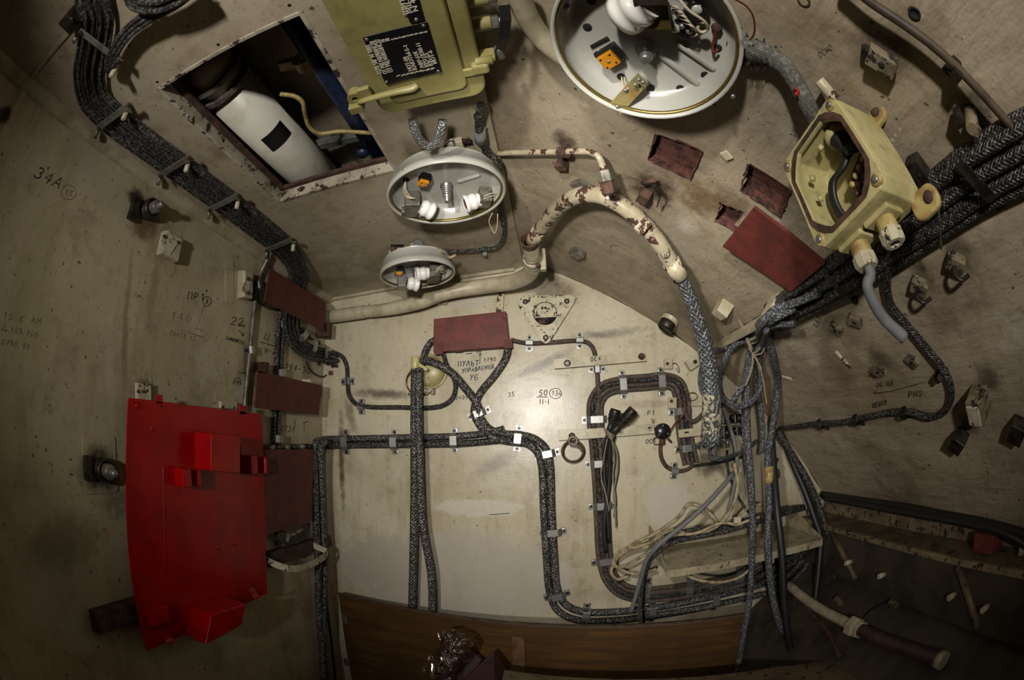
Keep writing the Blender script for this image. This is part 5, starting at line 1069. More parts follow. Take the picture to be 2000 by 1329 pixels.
def ptext(s, x, y, x2, y2, size, parent):
    a = Yb(x, y, hN+.001); b = Yb(x2, y2, hN+.001); d = (b-a).normalized(); up = CN.cross(d).normalized()
    t = text_mesh(parent, s, a, (d, up, CN), size, 'ink_white')
    if t:
        ln = max((V(w_.co)-V(t.data.vertices[0].co)).length for w_ in t.data.vertices) if len(t.data.vertices) else 1
        L_ = (b-a).length; sc = L_/max(1e-6, max((V(w_.co)+t.location+LOC[parent]-a).dot(d) for w_ in t.data.vertices))
        for w_ in t.data.vertices:   # stretch the line to its printed length
            wp = V(w_.co)+LOC[t]; e = (wp-a).dot(d); w_.co = wp+d*(e*(sc-1))-LOC[t]
ptext('~127В 50Г N 1003', 748, 148, 722, 87, .0125, p1)
ptext('ОТ РЩ N2/703/НСЛ/', 758, 143, 731, 79, .0125, p1)
ptext('ОТ РЩ N1/053/НСХ/', 768, 140, 741, 76, .0125, p1)
for s, a, b in (('1', (783, 149), (781, 146)), ('2', (792, 147), (790, 144)), ('3', (801, 145), (799, 142)), ('4', (809, 143), (807, 140)), ('5', (817, 141), (815, 138)), ('6', (825, 139), (823, 136)), ('7', (833, 138), (831, 135)), ('8', (841, 136), (839, 133)), ('9', (850, 134), (848, 131)),):
    ptext(s, *a, *b, .011, p1)
for s, a, b in (('5', (773, 77), (772, 74)), ('5', (782, 75), (781, 72)), ('6', (791, 73), (790, 70)), ('5', (799, 71), (798, 68)), ('6', (807, 69), (806, 66)), ('6', (816, 67), (815, 64)), ('6', (826, 65), (825, 62)), ('6', (835, 63), (834, 60))): ptext(s, *a, *b, .011, p1)
ptext('10', 762, 80, 760, 74, .011, p1); ptext('10', 753, 82, 751, 76, .011, p1)
for s, a, b in (('НОТ-50', (806, 138), (794, 110)), ('КАЮТЫ-5-1', (815, 136), (795, 88)), ('АФР-51К', (829, 132), (814, 99)), ('КРО ПОМ-11', (838, 130), (820, 84)), ('КК-53', (846, 128), (836, 103)), ('ИОТ-6', (854, 124), (843, 98))): ptext(s, *a, *b, .0105, p1)
for k in range(3): ptext(('ЩИТ', 'РЩ-3', 'N 42')[k], 797+10*k, 28-3*k, 789+10*k, -4-3*k, .011, p2)
hd = thing('latch_lever', 'khaki lever latch across the lower left corner of the box', 'latch', Yb(700, 200)) if False else None
lt = obj('latch', MB().tube([Yb(700, 200, .012), Yb(740, 188, .016), Yb(780, 178, .018), Yb(806, 172, .018), Yb(815, 166, .014)], [.007, .008, .009, .010, .009], 12, 5, flat=.75), M['yellow'], q); lt['label'] = 'worn lever handle of the latch'
obj('latch_eye', MB().lathe(Yb(694, 186, -.006), CN, [(.016, -.01), (.016, .012), (.006, .012), (.006, -.01)], 18, smooth=False), M['yellow'], lt); obj('latch_fork', MB().box(Yb(697, 207, .004), AX_C, (.03, .022, .03)), M['yellow'], lt, .003); obj('latch_pad', MB().box(Yb(712, 180, .004), AX_C, (.026, .026, .012)), M['yellow'], lt, .002)
hg = obj('hinge', MB().box(Yb(938, 130, -.004), AX_C, (.034, .026, .026)), M['yellow'], q, .006); obj('hinge_leaf', MB().box(Yb(922, 140, .002), AX_C, (.034, .02, .008)), M['yellow'], hg, .002); obj('hinge_pin', MB().lathe(Yb(950, 118, -.005), AXx, [(.01, -.02), (.01, .012), (0, .012)], 14), M['yellow'], hg); obj('hinge_ear', MB().box(Yb(952, 108, -.02), AX_C, (.03, .014, .035)), M['yellow'], hg, .004)
for (x, y) in ((905, 52), (897, 4)):
    b0_ = Yb(x, y, -.05); g = obj('gland', MB().tube([b0_, b0_+AXx*.052], .017, 20, spline=False), M['yellow'], q, .0015)
    e = b0_+AXx*.052; obj('gland_nut', MB().hexa(e, AXx, .014, .014), M['steel'], g); obj('gland_stem', MB().tube([e, e+AXx*.03], .008, 12, spline=False), M['steel'], g)
tag(obj('loose_tail', ribbon([Yb(985, 10, -.03), Yb(988, 40, -.02), Yb(984, 75, -.02), Yb(976, 100, -.03)], AXx, .02, .002), M['rubber']), 'flattened dark tape strip hanging right of the yellow box', 'tape')
for (x, y) in ((977, 100),): tag(obj('loose_nut', MB().tube([Yb(972, 92, -.035), Yb(980, 112, -.035)], .008, 10, spline=False), M['steel']), 'bright threaded stub right of the yellow box hinge', 'nut')
cable('silver_braid', 'bright silver braided loop under the yellow box end', C, [(806, 232, .1), (812, 258, .115), (824, 278, .12), (840, 286, .12), (853, 276, .12), (861, 256, .115), (865, 234, .1)], 17, 'braid_silver')
# ================================================================== HULL SIDE
q = thing('thin_pipe', 'thin chipped cream pipe ending in a big rusty nut on the hull', 'pipe', H(975, 300))
tp_ = [H(968, 300, .03), H(1030, 298, .035), H(1090, 297, .04), H(1130, 296, .045), H(1155, 298, .05), H(1170, 308, .06), H(1177, 324, .07), H(1180, 336, .08)]
obj('pipe', MB().tube(tp_, 6.5*mpp(tp_[3]), 12, 6), M['cream_chip'], q)
dn = (tp_[-1]-tp_[-2]).normalized(); kk = mpp(tp_[-1])
obj('nut', MB().lathe(tp_[-1]-dn*.006, dn, [(0, 0), (15*kk, 0), (16*kk, .006), (16*kk, .03), (0, .03)], 6, smooth=False), M['steel_dull'], q, .002); obj('rusty_nut', MB().lathe(tp_[-1]+dn*.024, dn, [(0, 0), (14.5*kk, 0), (14.5*kk, .03), (9*kk, .034), (0, .034)], 6, smooth=False), M['rust'], q, .002)
q = thing('pipe_clip', 'rusty clip holding the thin pipe to the hull', 'clip', H(1102, 300))
kk = mpp(H(1102, 300)); t_ = (tp_[3]-tp_[2]).normalized()
obj('band', MB().lathe(H(1101, 297, .042), t_, [(6.6*kk, -.014), (11*kk, -.014), (11*kk, .014), (6.6*kk, .014)], 10, smooth=False), M['rust'], q, .001); sbox('foot', None, None, H, 1102, 312, 0, 20, 14, .035, 'rust', parent=q); sbox('stub', None, None, H, 1108, 281, 0, 12, 16, .03, 'rust', parent=q)
sbox('steel_tab', 'bare grey tab behind the rusty nut', 'tab', H, 1137, 357, 15, 36, 26, .02, 'steel_dull', group=None)
sbox('steel_tab', 'small bare grey tab inside the pipe arch', 'tab', H, 1130, 488, 20, 30, 22, .03, 'steel_dull')
q = thing('rusty_clip', 'rusty torn clip with a bent tongue right of the arched pipe', 'clip', H(1268, 375)); sbox('block', None, None, H, 1262, 376, -30, 20, 30, .03, 'rust', parent=q); obj('tongue', ribbon([H(1275, 362, .03), H(1284, 372, .05), H(1290, 384, .04), H(1284, 402, .03)], Y3, .02, .004), M['steel_dark'], q); obj('pin', MB().tube([H(1255, 358, .02), H(1278, 352, .03)], .006, 8, spline=False), M['rust'], q)
q = thing('screw_fitting', 'dark round threaded knob with cream base on the hull edge', 'knob', H(1303, 630)); c, t, s, n = sframe(H, 1310, 622, 0); kk = mpp(c)
obj('base', MB().lathe(c, n, [(17*kk, 0), (17*kk, .02), (0, .02)], 20), M['cream'], q); obj('knob', MB().lathe(c, n, [(15*kk, .02), (16*kk, .024), (16*kk, .055), (13*kk, .06), (13*kk, .056), (0, .054)], 20), M['steel_dark'], q)
sbox('lining_block', 'cream block on the hull left of the chipped angle rail', 'block', H, 1418, 592, 30, 32, 26, .055, 'cream', taper=.9)
sbox('lining_chip', 'small torn square of lining near the near lamp', 'patch', H, 1420, 302, 20, 18, 20, .006, 'cream')
# angle rail with chipped face and its end block
q = thing('angle_rail', 'cream angle rail with brown chipped face on the hull', 'rail', H(1460, 630))
a, b = H(1388, 672, .0), H(1532, 585, .0); d = (b-a).normalized(); n = nrm(H, a); s = n.cross(d).normalized()
if s.z > 0: s = -s
obj('flange', MB().prism([a, b, b+s*.012, a+s*.012], n, .06), M['cream'], q, .001)
obj('web', MB().prism([a, b, b+s*.048, a+s*.048], n, .012), M['cream_chip2'], q, .001)
obj('edge', MB().prism([a+s*.048, b+s*.048, b+s*.058, a+s*.058], n, .03), M['cream'], q, .001)
sbox('end_block', None, None, H, 1523, 584, 32, 34, 28, .07, 'cream', parent=q)
# loose red plate
cor = [(1413, 478), (1475, 401), (1613, 510), (1545, 566)]
q = thing('red_plate', 'matt red steel plate leaning on the hull below the cut-outs', 'plate', H(1510, 490))
pts = [H(1413, 478, .05), H(1475, 401, .05), H(1613, 510, .045), H(1545, 566, .045)]; n = (pts[1]-pts[0]).cross(pts[2]-pts[0]).normalized(); n = n if n.dot(EYE-pts[0]) > 0 else -n
obj('plate', MB().prism(ccw(pts, n), n, .008), M['oxide'], q, .001); sbox('standoff', None, None, H, 1470, 470, 0, 20, 20, .05, 'wood_dark', parent=q); sbox('standoff', None, None, H, 1560, 520, 0, 20, 20, .045, 'wood_dark', parent=q)
# welded blocks on the hull
def hblock(label, x, y, ang, w_, h_, d_, m='cream_chip2', hole_=4, extra=None):
    w_ *= .86; h_ *= .86; d_ *= .8; c, t, s, n = sframe(H, x, y, ang); k = mpp(c); q = thing('hull_bracket', label, 'bracket', c)
    obj('plate', MB().box(c+n*(d_/2), (t, s, n), (w_*k, h_*k, d_)), M[m], q, .002); bolt_at(c+n*d_, n, hole_*k, .002, q, 'blackhole', False, 'bolt_hole')
    if extra == 'tube': obj('tube', MB().tube([c+s*(h_*.3*k)+t*(w_*.45*k), c+s*(h_*.3*k)+t*(w_*.45*k)+n*.05], 14*k, 14, spline=False), M[m], q, .002); obj('wing', MB().box(c+s*(h_*.7*k)+n*.02, (t, s, n), (w_*.4*k, h_*.5*k, .025)), M['steel_dark'], q, .002)
    if extra == 'hook': obj('hook', MB().tube([c+n*.01, c+n*.04, c+n*.05+t*.02, c+n*.03+t*.035], .005, 8), M['steel_dark'], q)
    if extra == 'bolt': bolt_at(c-t*(w_*.6*k), n, .007, .02, q, 'steel_dark')
    if extra == 'face': obj('face', MB().box(c+n*(d_+.003), (t, s, n), (w_*.85*k, h_*.85*k, .006)), M['cream_black'], q, .002)
    return q
M['grimy'] = paint('grimy_cream_paint', (122, 110, 88), (80, 70, 54), 30, .55, chips=(42, 33, 27), chip_lo=.54, chip_scale=40)
hblock('bent plate bracket with dark hole near the dark bar at the top right', 1722, 112, -32, 64, 44, .035, 'grimy', 6, 'bolt')
hblock('square bracket with tube hanging off the dark bar', 1890, 240, 32, 48, 48, .03, 'grimy', 6, 'tube')
hblock('dark bracket half hidden behind the open junction box', 1797, 322, -55, 60, 34, .04, 'steel_dark', 5)
hblock('bracket with bent hook below the big cable bundle', 1868, 505, -25, 46, 36, .03, 'grimy', 4, 'hook')
hblock('bracket with hook right of the hanging grey cable', 1798, 552, -25, 42, 34, .03, 'grimy', 4, 'hook')
hblock('small holed plate left of the grey cable shadow', 1634, 637, -30, 32, 26, .02, 'grimy', 4)
hblock('small holed plate under the junction box cable', 1672, 622, -20, 34, 26, .02, 'grimy', 4)
hblock('small holed plate with torn edge above the scribbles', 1718, 718, 20, 38, 26, .025, 'grimy', 4, 'bolt')
hblock('small tilted holed plate left of the right-hand cable', 1784, 700, -40, 34, 24, .02, 'grimy', 4)
hblock('tall cream block with worn end at the right edge', 1918, 770, -78, 62, 40, .085, 'grimy', 6, 'face')
hblock('dark torn bracket below the right-hand cable bend', 1878, 850, 60, 44, 34, .06, 'steel_dark', 5, 'bolt')
hblock('dark torn block at the right picture edge', 1992, 830, 70, 50, 40, .05, 'steel_dark', 5, 'bolt')
sbox('torn_sliver', 'torn sliver of lining showing pale under the small plates', 'patch', H, 1648, 700, -45, 44, 6, .01, 'cream_chip2')
sbox('torn_sliver', 'pale torn spot beside the coil of braided cable', 'patch', H, 1538, 738, -15, 24, 8, .006, 'cream')
for x, y, lb in ((1786, 26, 'round dark hole in the hull near the top right'), (1570, 2, 'rusty round hole at the top edge')):
    c, t, s, n = sframe(H, x, y, 0); kk = mpp(c); tag(obj('hull_hole', MB().lathe(c, n, [(13*kk, -.002), (12*kk, .002), (9*kk, .002), (8*kk, -.0005), (0, -.0005)], 18), M['rust' if x < 1600 else 'blackhole']), lb, 'hole')
# dark flat bar
q = thing('hull_bar', 'long dark brown flat bar curving over the hull at the top right', 'bar', H(1760, 45))
M['bar_brown'] = paint('dark_brown_bar_paint', (78, 66, 52), (54, 46, 38), 20, .5)
obj('bar', MB().tube([H(1640, -45, .03), H(1700, 4, .03), H(1760, 44, .03), H(1815, 84, .03), H(1865, 128, .03), H(1915, 180, .03), H(1960, 230, .03), H(2010, 290, .03)], 10*mpp(H(1815, 84)), 10, 5), M['bar_brown'], q)
clamp(H, 1862, 122, -45, 24, 'dark clamp on the brown flat bar', 'steel_dark', h=.045, b=10, lug=16, one=True)
# thick cream pipe at the top, behind the near lamp
cable('cream_pipe', 'thick cream pipe curving behind the near dish lamp', H, [(1008, -30, .06), (1020, 10, .055), (1040, 50, .05), (1068, 84, .05), (1110, 115, .05), (1170, 140, .05)], 42, 'cream', 'pipe', seg=18)
# big cable bundle on the hull
bp = [(2060, 262, 62), (1990, 300, 60), (1900, 355, 56), (1810, 418, 50), (1730, 475, 44), (1660, 528, 38), (1600, 566, 33), (1550, 596, 28), (1510, 622, 22)]
for i in range(7):
    f = -1+2*i/6; pb = lateral(bp, -f); rn = random.Random(40+i)
    P3 = [H(x, y+rn.uniform(-3, 3), .02+.014*(i % 2)) for x, y in pb]
    a_ = [math.atan2(p.z-HZ, p.x-HX) for p in P3[:2]]; P3 = [hull_ay(a_[0]+(a_[0]-a_[1])*k_*.5, P3[0].y+(P3[0].y-P3[1].y)*k_*1.6, .03) for k_ in (8, 5, 2)]+P3
    tag(obj('hull_cable', MB().tube(P3, .0125, 10, 6), M['braid_dark']), ['uppermost', 'second', 'third', 'fourth', 'fifth', 'sixth', 'lowest'][i]+' braided cable of the seven in the thick hull bundle', 'cable', 'thick bundle across the hull' )
def strap(label, a, b, o, w_, m='steel_dark'):
    A_, B_ = H(*a, o), H(*b, o); q = thing('strap_clamp', label, 'clamp', A_, 'strap clamps on the hull bundle'); n = nrm(H, A_); d = (B_-A_).normalized()
    obj('strap', ribbon([H(*a, .004), A_, A_.lerp(B_, .5)+n*.006, B_, H(*b, .004)], n.cross(d), w_, .003), M[m], q, .0006, 1)
    for e in (a, b):
        dx, dy = (-9, -9) if e is a else (9, 9); bolt_at(H(e[0]+dx, e[1]+dy, .0), n, .012, .008, q, m, False, 'lug'); bolt_at(H(e[0]+dx, e[1]+dy, .008), n, .006, .006, q, 'steel_dull')
strap('wide strap clamp on the hull bundle near the right edge', (1872, 318), (1940, 390), .06, .024); strap('strap clamp on the hull bundle below the red plate', (1612, 538), (1660, 577), .058, .018)
# right-hand cable
cable('hull_cable_loop', 'dark cable looping down the hull to the end wall', H, [(1748, 455, .04), (1738, 510, .03), (1732, 560), (1742, 600), (1772, 636), (1810, 682), (1842, 722), (1856, 752), (1856, 784), (1842, 806), (1815, 815), (1780, 806), (1740, 806), (1690, 816), (1640, 826), (1595, 828), (1560, 833), (1522, 838)], 14, 'braid_dark')
for x, y, a, lb in ((1838, 724, 130, 'clip at the bend of the dark hull cable'), (1771, 800, 10, 'clip on the level run of the dark cable, nearest the bend'), (1676, 815, 10, 'clip on the level run of the dark cable, middle'), (1606, 824, 10, 'clip on the level run of the dark cable, by the wall')): clamp(H, x, y, a, 15, lb, 'steel_dark', h=.034, one=True, lug=12)
# scribbles on the hull
note(H, 1712, 757, 'ОБЩАЯ', 9, 'handwritten scribble above the long arrow on the hull', 6, 'ink', 1.3, .6, extra=[[(1808, 746), (1770, 757), (1730, 766), (1706, 768), (1716, 760)]])
note(H, 1774, 777, 'РН2', 11, 'handwritten mark under the long arrow on the hull', 5, 'ink', 1.5)
note(H, 1705, 797, 'ЦЕНТР', 9, 'faint handwritten word above the level dark cable', 14, 'ink', 1.2, .55)
note(H, 1596, 640, 'КАЛ', 10, 'faint handwritten word left of the small plates', 62, 'ink', 1.2, .55)
note(H, 1602, 112, 'ОСНО', 12, 'faint pencil word on the hull by the braided hose', 35, 'ink_pale', 1.2, .55)
tag(obj('pencil_line', MB().tube([H(x, y, .0006) for x, y in ((1192, 485), (1196, 478), (1215, 482), (1250, 505), (1290, 530), (1315, 545))], .0012, 4, 4), M['ink_pale']), 'thin curved pencil line inside the pipe arch', 'writing')
cable('stub_tube', 'grey stub tube on the hull behind the junction box', H, [(1600, 158, .03), (1612, 172, .035), (1632, 194, .04)], 24, 'cream_chip2', 'tube', seg=14)
# junction box -------------------------------------------------------------------------------------------
jc0 = (1617, 335); dj = .74; jd = ray(*jc0); jr = (ray(jc0[0]+4, jc0[1])-ray(jc0[0]-4, jc0[1])).normalized(); ju = (ray(jc0[0], jc0[1]-4)-ray(jc0[0], jc0[1]+4)).normalized(); ju = (ju-jr*ju.dot(jr)).normalized(); jw = jd.normalized()
def jv(x, y, w_): return jr*x+ju*y+jw*w_
E1 = jv(-.64, -.62, .45).normalized(); E2 = jv(.33, -.75, -.57); E2 = (E2-E1*E2.dot(E1)).normalized(); BK = jv(.69, -.22, .68); BK = (BK-E1*BK.dot(E1)-E2*BK.dot(E2)).normalized()
S_ = 183*dj/F_PX; jc = EYE+jd*dj; FR = -BK
J = lambda a, b, h=0.0: jc+E1*(a*S_/2)+E2*(b*S_/2)+BK*h     # a, b in -1..1 to the four screws; h = depth into the box
q = thing('junction_box', 'open pale yellow junction box hanging off the hull with wires inside', 'box', jc)
def octo(s, cut, h): return [J(a, b, h) for a, b in ((s, s-cut), (s-cut, s), (-s+cut, s), (-s, s-cut), (-s, -s+cut), (-s+cut, -s), (s-cut, -s), (s, -s+cut))]
def orect(s, r, h): return [p for p in rrect(J(0, 0, h), E1, E2, s*S_/2, s*S_/2, r, 3)]
DEP = .105
def loop16(s, cut, h):
    o8 = octo(s, cut, h); out = []
    for i in range(8): out += [o8[i], o8[i].lerp(o8[(i+1) % 8], .5)]
    return out
def resample(poly, c, k=32):
    """points of poly hit by k rays from c in the E1, E2 plane"""
    out = []; P2 = [((p-c).dot(E1), (p-c).dot(E2)) for p in poly]; h = c
    for i in range(k):
        an = 2*math.pi*(i+.5)/k; dx, dy = math.cos(an), math.sin(an); best = None
        for j in range(len(P2)):
            (ax, ay), (bx, by) = P2[j], P2[(j+1) % len(P2)]; ex, ey = bx-ax, by-ay; den = dx*ey-dy*ex
            if abs(den) < 1e-12: continue
            t = (ax*ey-ay*ex)/den; s = (ax*dy-ay*dx)/den
            if t > 0 and -1e-6 <= s <= 1+1e-6 and (best is None or t < best): best = t
        out.append(h+E1*(dx*best)+E2*(dy*best))
    return out
def shellloop(fn, *a): return resample(fn(*a), J(0, 0, a[-1]))
mb = MB(); K = 32
loops = [shellloop(orect, 1.22, .02, DEP), shellloop(orect, 1.22, .02, .012), shellloop(orect, 1.2, .02, .0), shellloop(octo, .98, .42, .0), shellloop(octo, .98, .42, .01), shellloop(orect, 1.08, .012, .014), shellloop(orect, 1.05, .012, DEP-.006)]
for lp in loops: mb.v += lp
for r_ in range(len(loops)-1):
    for i in range(K): j = (i+1) % K; mb.face([r_*K+i, r_*K+j, (r_+1)*K+j, (r_+1)*K+i])
mb.face([i for i in range(K)][::-1]); mb.face([(len(loops)-1)*K+i for i in range(K)])
obj('casting', mb, M['yellow_pale'], q, .002)
mb = MB(); mb.plate_hole(shellloop(octo, 1.1, .42, -.0005), shellloop(octo, .99, .42, -.0005), FR, .001); obj('gasket_groove', mb, M['rust'], q)
for a, b in ((1, 1), (1, -1), (-1, 1), (-1, -1)):
    e = obj('screw_boss', MB().lathe(J(a*1.0, b*1.0, .004), FR, [(.011, 0), (.011, .005), (.009, .007), (.006, .007)], 16), M['yellow_edge'], q); bolt_at(J(a, b, -.003), FR, .006, .003, e, 'steel', False, 'screw')
for (a, b) in ((-1.25, 1.35), (-1.25, -.95)):
    c = J(a, b, DEP-.012); k = obj('mounting_ear', MB().prism(rrect(c, E1, E2, .03, .022, .018, 4), BK, .012), M['yellow_edge'], q, .003); bolt_at(J(a-.16, b, DEP-.013), FR, .010, .004, k, 'rust', False, 'washer')
for nm, a in (('gland', .52), ('gland', -.38)):
    c = J(a, 1.2, DEP*.5); g = obj('gland', MB().lathe(c, E2, [(.019, .004), (.019, .028), (.017, .03)], 20, smooth=False), M['yellow_edge'], q, .0015)
    obj('gland_flange', MB().box(c+E2*.005, (E1, BK, E2), (.06, .05, .01)), M['yellow_pale'], g, .003); obj('gland_nut', MB().lathe(c, E2, [(.017, .028), (.022, .03), (.022, .044), (.018, .05), (.01, .05), (.01, .04), (0, .04)], 10, smooth=False), M['cream_black'], g)
gl = J(.52, 1.2, DEP*.5)+E2*.05
c = J(.1, -1.2, DEP*.5); obj('hose_collar', MB().lathe(c, -E2, [(.02, 0), (.02, .025), (.0, .025)], 18), M['rubber'], q)
# inside
c = J(-.35, -1.0, DEP*.5); obj('inlet_boss', MB().lathe(c, E2, [(.028, 0), (.028, .012), (0, .012)], 20), M['yellow_pale'], q); obj('rubber_cone', MB().lathe(c, E2, [(.022, .01), (.017, .03), (.012, .045), (.008, .046), (0, .046)], 20), M['rubber'], q)
for i in range(3): obj('black_wire', MB().tube([c+E2*.045, J(-.1+.08*i, -.25, DEP*.45), J(.32+.06*i, -.15, DEP*.4), J(.55+.05*i, .2, DEP*.42), J(.55+.05*i, .6, DEP*.5), J(.25, .85, DEP*.6)], .0055, 8, 6), M['rubber'], q)
for i in range(3): obj('black_wire', MB().tube([c+E2*.045, J(-.45, -.4+.06*i, DEP*.35), J(-.7, -.3+.05*i, DEP*.4), J(-.9, -.2, DEP*.6)], .005, 8, 5), M['rubber'], q)
tb = obj('terminal_strip', MB().box(J(-.42, .15, DEP*.68), ((E1*.9+E2*.3).normalized(), (E2*.9-E1*.3).normalized(), BK), (.075, .05, .03)), M['brown_bake'], q, .003)
for i in range(5):
    for j in range(3): bolt_at(J(-.82+.2*i, -.1+.25*j+.07*i, DEP*.5), FR, .0055, .006, tb, 'yellow_edge' if j == 0 else 'brown_bake' if j == 1 else 'steel_dull', False, 'terminal')
for i in range(6): obj('brown_wire', MB().tube([J(.62+.03*i, .35+.06*i, DEP*.5), J(.66+.04*i, .6+.05*i, DEP*.55), J(.5, .85, DEP*.7)], .0028, 6, 4), M['brown_bake'], q)
for i in range(3): obj('cream_wire', MB().tube([J(-.5+.12*i, .45, DEP*.5), J(-.45+.12*i, .62, DEP*.45), J(-.3+.1*i, .8, DEP*.6)], .003, 6, 4), M['wire_white'], q)
for a, b in ((.1, -.92), (.8, -.55), (.85, .0)): obj('stud', MB().tube([J(a, b, DEP*.25), J(a*.9, b*.9, DEP*.3)], .006, 10, spline=False), M['yellow_pale'], q)
# braided hose from lamp to junction box
hz = [P(1444, 90, .79), P(1470, 98, .79), P(1500, 108, .79), P(1532, 130, .785), P(1557, 166, .785), P(1578, 206, .785), J(.1, -1.2, DEP*.5)-E2*.012]
q = thing('braided_hose', 'pale grey woven hose from the near lamp to the junction box', 'hose', hz[0])
obj('sheath', MB().tube(hz, [.021, .023, .020, .0175, .017, .017, .016], 18, 7), M['braid_hose'], q); 
mb = MB(); rn = random.Random(9)
for i in range(60):
    a = hz[0].lerp(hz[2], rn.random()); e = V((rn.uniform(-1, 1), rn.uniform(-1, 1), rn.uniform(-1, 1))).normalized(); mb.tube([a+e*.018, a+e*.028+V((rn.uniform(-.01, .01),)*3), a+e*.026+V((0, .015, 0))], .0011, 4, 2)
obj('frayed_end', mb, M['braid_hose'], q); rd_ = hz[4].lerp(hz[5], .2)+(EYE-hz[4]).normalized()*.018-RGT*.012
M['red_thread'] = plain('red_thread', (170, 20, 24), .7); obj('red_thread', MB().tube([rd_, rd_+RGT*.008-UPV*.006, rd_-UPV*.012, rd_+RGT*.006-UPV*.014], .0022, 6), M['red_thread'], q)
# grey tail cable of the box
dg_ = (gl-EYE).length; gt = [gl-E2*.012, gl+E2*.012, P(1694, 556, dg_-.01), P(1706, 590, dg_), P(1728, 624, dg_+.02), P(1766, 660, dg_+.04)]
tag(obj('tail_cable', MB().tube(gt, [.009, .009, .0095, .01, .01, .011], 14, 7), M['rubber_grey']), 'short stiff grey cable tail hanging from the junction box', 'cable')
cable('thin_rod', 'thin wire hanging from the junction box ear', H, [(1833, 405, .1), (1835, 440, .09), (1838, 486, .07)], 5, 'steel_dull', 'wire')
# ================================================================== SHELF, HANGING CABLES, LOWER RIGHT, BOTTOM
ZS = .942
SZ = lambda x, y, h=0.0: pl(x, y, V((0, 0, ZS+h)), Z3)
x0, x1, yfr = .40, 1.125, 1.63
q = thing('wall_shelf', 'cream sheet metal shelf on the end wall under tangled wires', 'shelf', V((.75, 1.8, ZS)))
M['shelf_paint'] = paint('worn_shelf_paint', (158, 148, 122), (132, 121, 97), 14, .45, chips=(70, 50, 36), chip_lo=.61, chip_scale=46)
obj('tray', MB().box(((x0+x1)/2, (yfr+D_BACK)/2, ZS-.004), (X3, Y3, Z3), (x1-x0, D_BACK-yfr, .008)), M['shelf_paint'], q, .001)
obj('front_lip', MB().box(((x0+x1)/2, yfr, ZS-.016), (X3, Y3, Z3), (x1-x0, .006, .03)), M['shelf_paint'], q, .001)
for x in (x0, x1): obj('gusset', MB().prism([V((x, yfr, ZS)), V((x, D_BACK, ZS)), V((x, D_BACK, ZS+.11)), V((x, D_BACK-.03, ZS+.11))], X3, .005), M['shelf_paint'], q, .001)
obj('stop_clip', MB().box((.86, yfr+.01, ZS-.03), (X3, Y3, Z3), (.03, .012, .05)), M['wire_white'], q, .002)
for x in (.55, .95): obj('support', MB().prism([V((x, D_BACK, ZS-.01)), V((x, yfr+.05, ZS-.01)), V((x, D_BACK, ZS-.12))], X3, .006), M['cream'], q, .001)
# wires lying over the shelf
cable('cream_wire_pair', 'cream wire looping left over the shelf and back down', B, [(1434, 905, .3), (1441, 950, .3), (1425, 1000, .28), (1398, 1030, .26), (1350, 1045, .24), (1312, 1036, .2), (1270, 1060, .16), (1222, 1078, .12), (1200, 1100, .1), (1210, 1112, .1), (1245, 1122, .1), (1282, 1112, .12)], 7, 'wire_cream', 'wire', res=6)
cable('cream_wire_pair', 'cream wire rising in a hump over the left shelf end', B, [(1402, 1022, .25), (1378, 996, .24), (1345, 986, .22), (1326, 1010, .2), (1285, 1040, .17), (1240, 1062, .13), (1208, 1088, .1), (1194, 1118, .09), (1205, 1132, .09), (1228, 1126, .09)], 7, 'wire_cream', 'wire', res=6)
cable('cream_wire_pair', 'cream wire crossing the shelf from right to left', B, [(1480, 1028, .3), (1440, 1026, .3), (1410, 1022, .28), (1360, 1042, .26), (1310, 1048, .22), (1262, 1082, .16), (1215, 1108, .1), (1198, 1105, .1), (1205, 1082, .1), (1250, 1062, .14)], 6, 'wire_cream', 'wire', res=6)
cable('cream_wire_pair', 'cream wire drooping under the shelf front', B, [(1340, 1125, .34), (1375, 1136, .36), (1415, 1137, .36), (1450, 1125, .35), (1468, 1108, .34), (1482, 1098, .3)], 6, 'wire_cream', 'wire', res=6)
cable('cream_wire_pair', 'cream wire hooked around the braids on the right shelf', B, [(1488, 985, .3), (1462, 992, .32), (1444, 1008, .33), (1440, 1024, .33), (1460, 1018, .34), (1484, 1010, .34)], 6, 'wire_cream', 'wire', res=6)
tag(obj('wire_clip', MB().box(B(1440, 1016, .33), AX_B, (.03, .025, .02)), M['wire_white'], None, .003), 'small white clip joining the cream wires on the shelf', 'clip')
cable('grey_lead', 'grey lead slanting from the switches over the left shelf end', B, [(1432, 925, .22), (1408, 955, .25), (1370, 995, .27), (1330, 1030, .28), (1290, 1062, .28), (1264, 1092, .24), (1252, 1130, .2), (1242, 1165, .18), (1232, 1196, .17)], 9, 'rubber_grey', 'cable')
cable('grey_lead', 'dark braided lead from the shelf down behind the wooden board', B, [(1490, 1014, .3), (1430, 1036, .3), (1360, 1050, .28), (1310, 1062, .27), (1275, 1088, .24), (1258, 1120, .2), (1251, 1170, .17), (1251, 1230, .16)], 10, 'braid_dark', 'cable')
for i in range(3): cable('shelf_cable', ['front', 'middle', 'rear'][i]+' braided cable lying along the shelf', B, [(1300, 1060-i*7, .2-.03*i), (1350, 1050-i*7, .22), (1420, 1036-i*6, .22), (1490, 1018-i*5, .22), (1540, 1002-i*4, .2), (1570, 994-i*2, .16)], 9, 'braid_dark', group='cables lying along the shelf')
cable('plug_wire', 'thin dark wire from the switches to the shelf', B, [(1420, 880, .08), (1422, 920, .1), (1434, 955, .12), (1450, 985, .14), (1462, 1000, .16)], 5, 'rubber', 'wire')
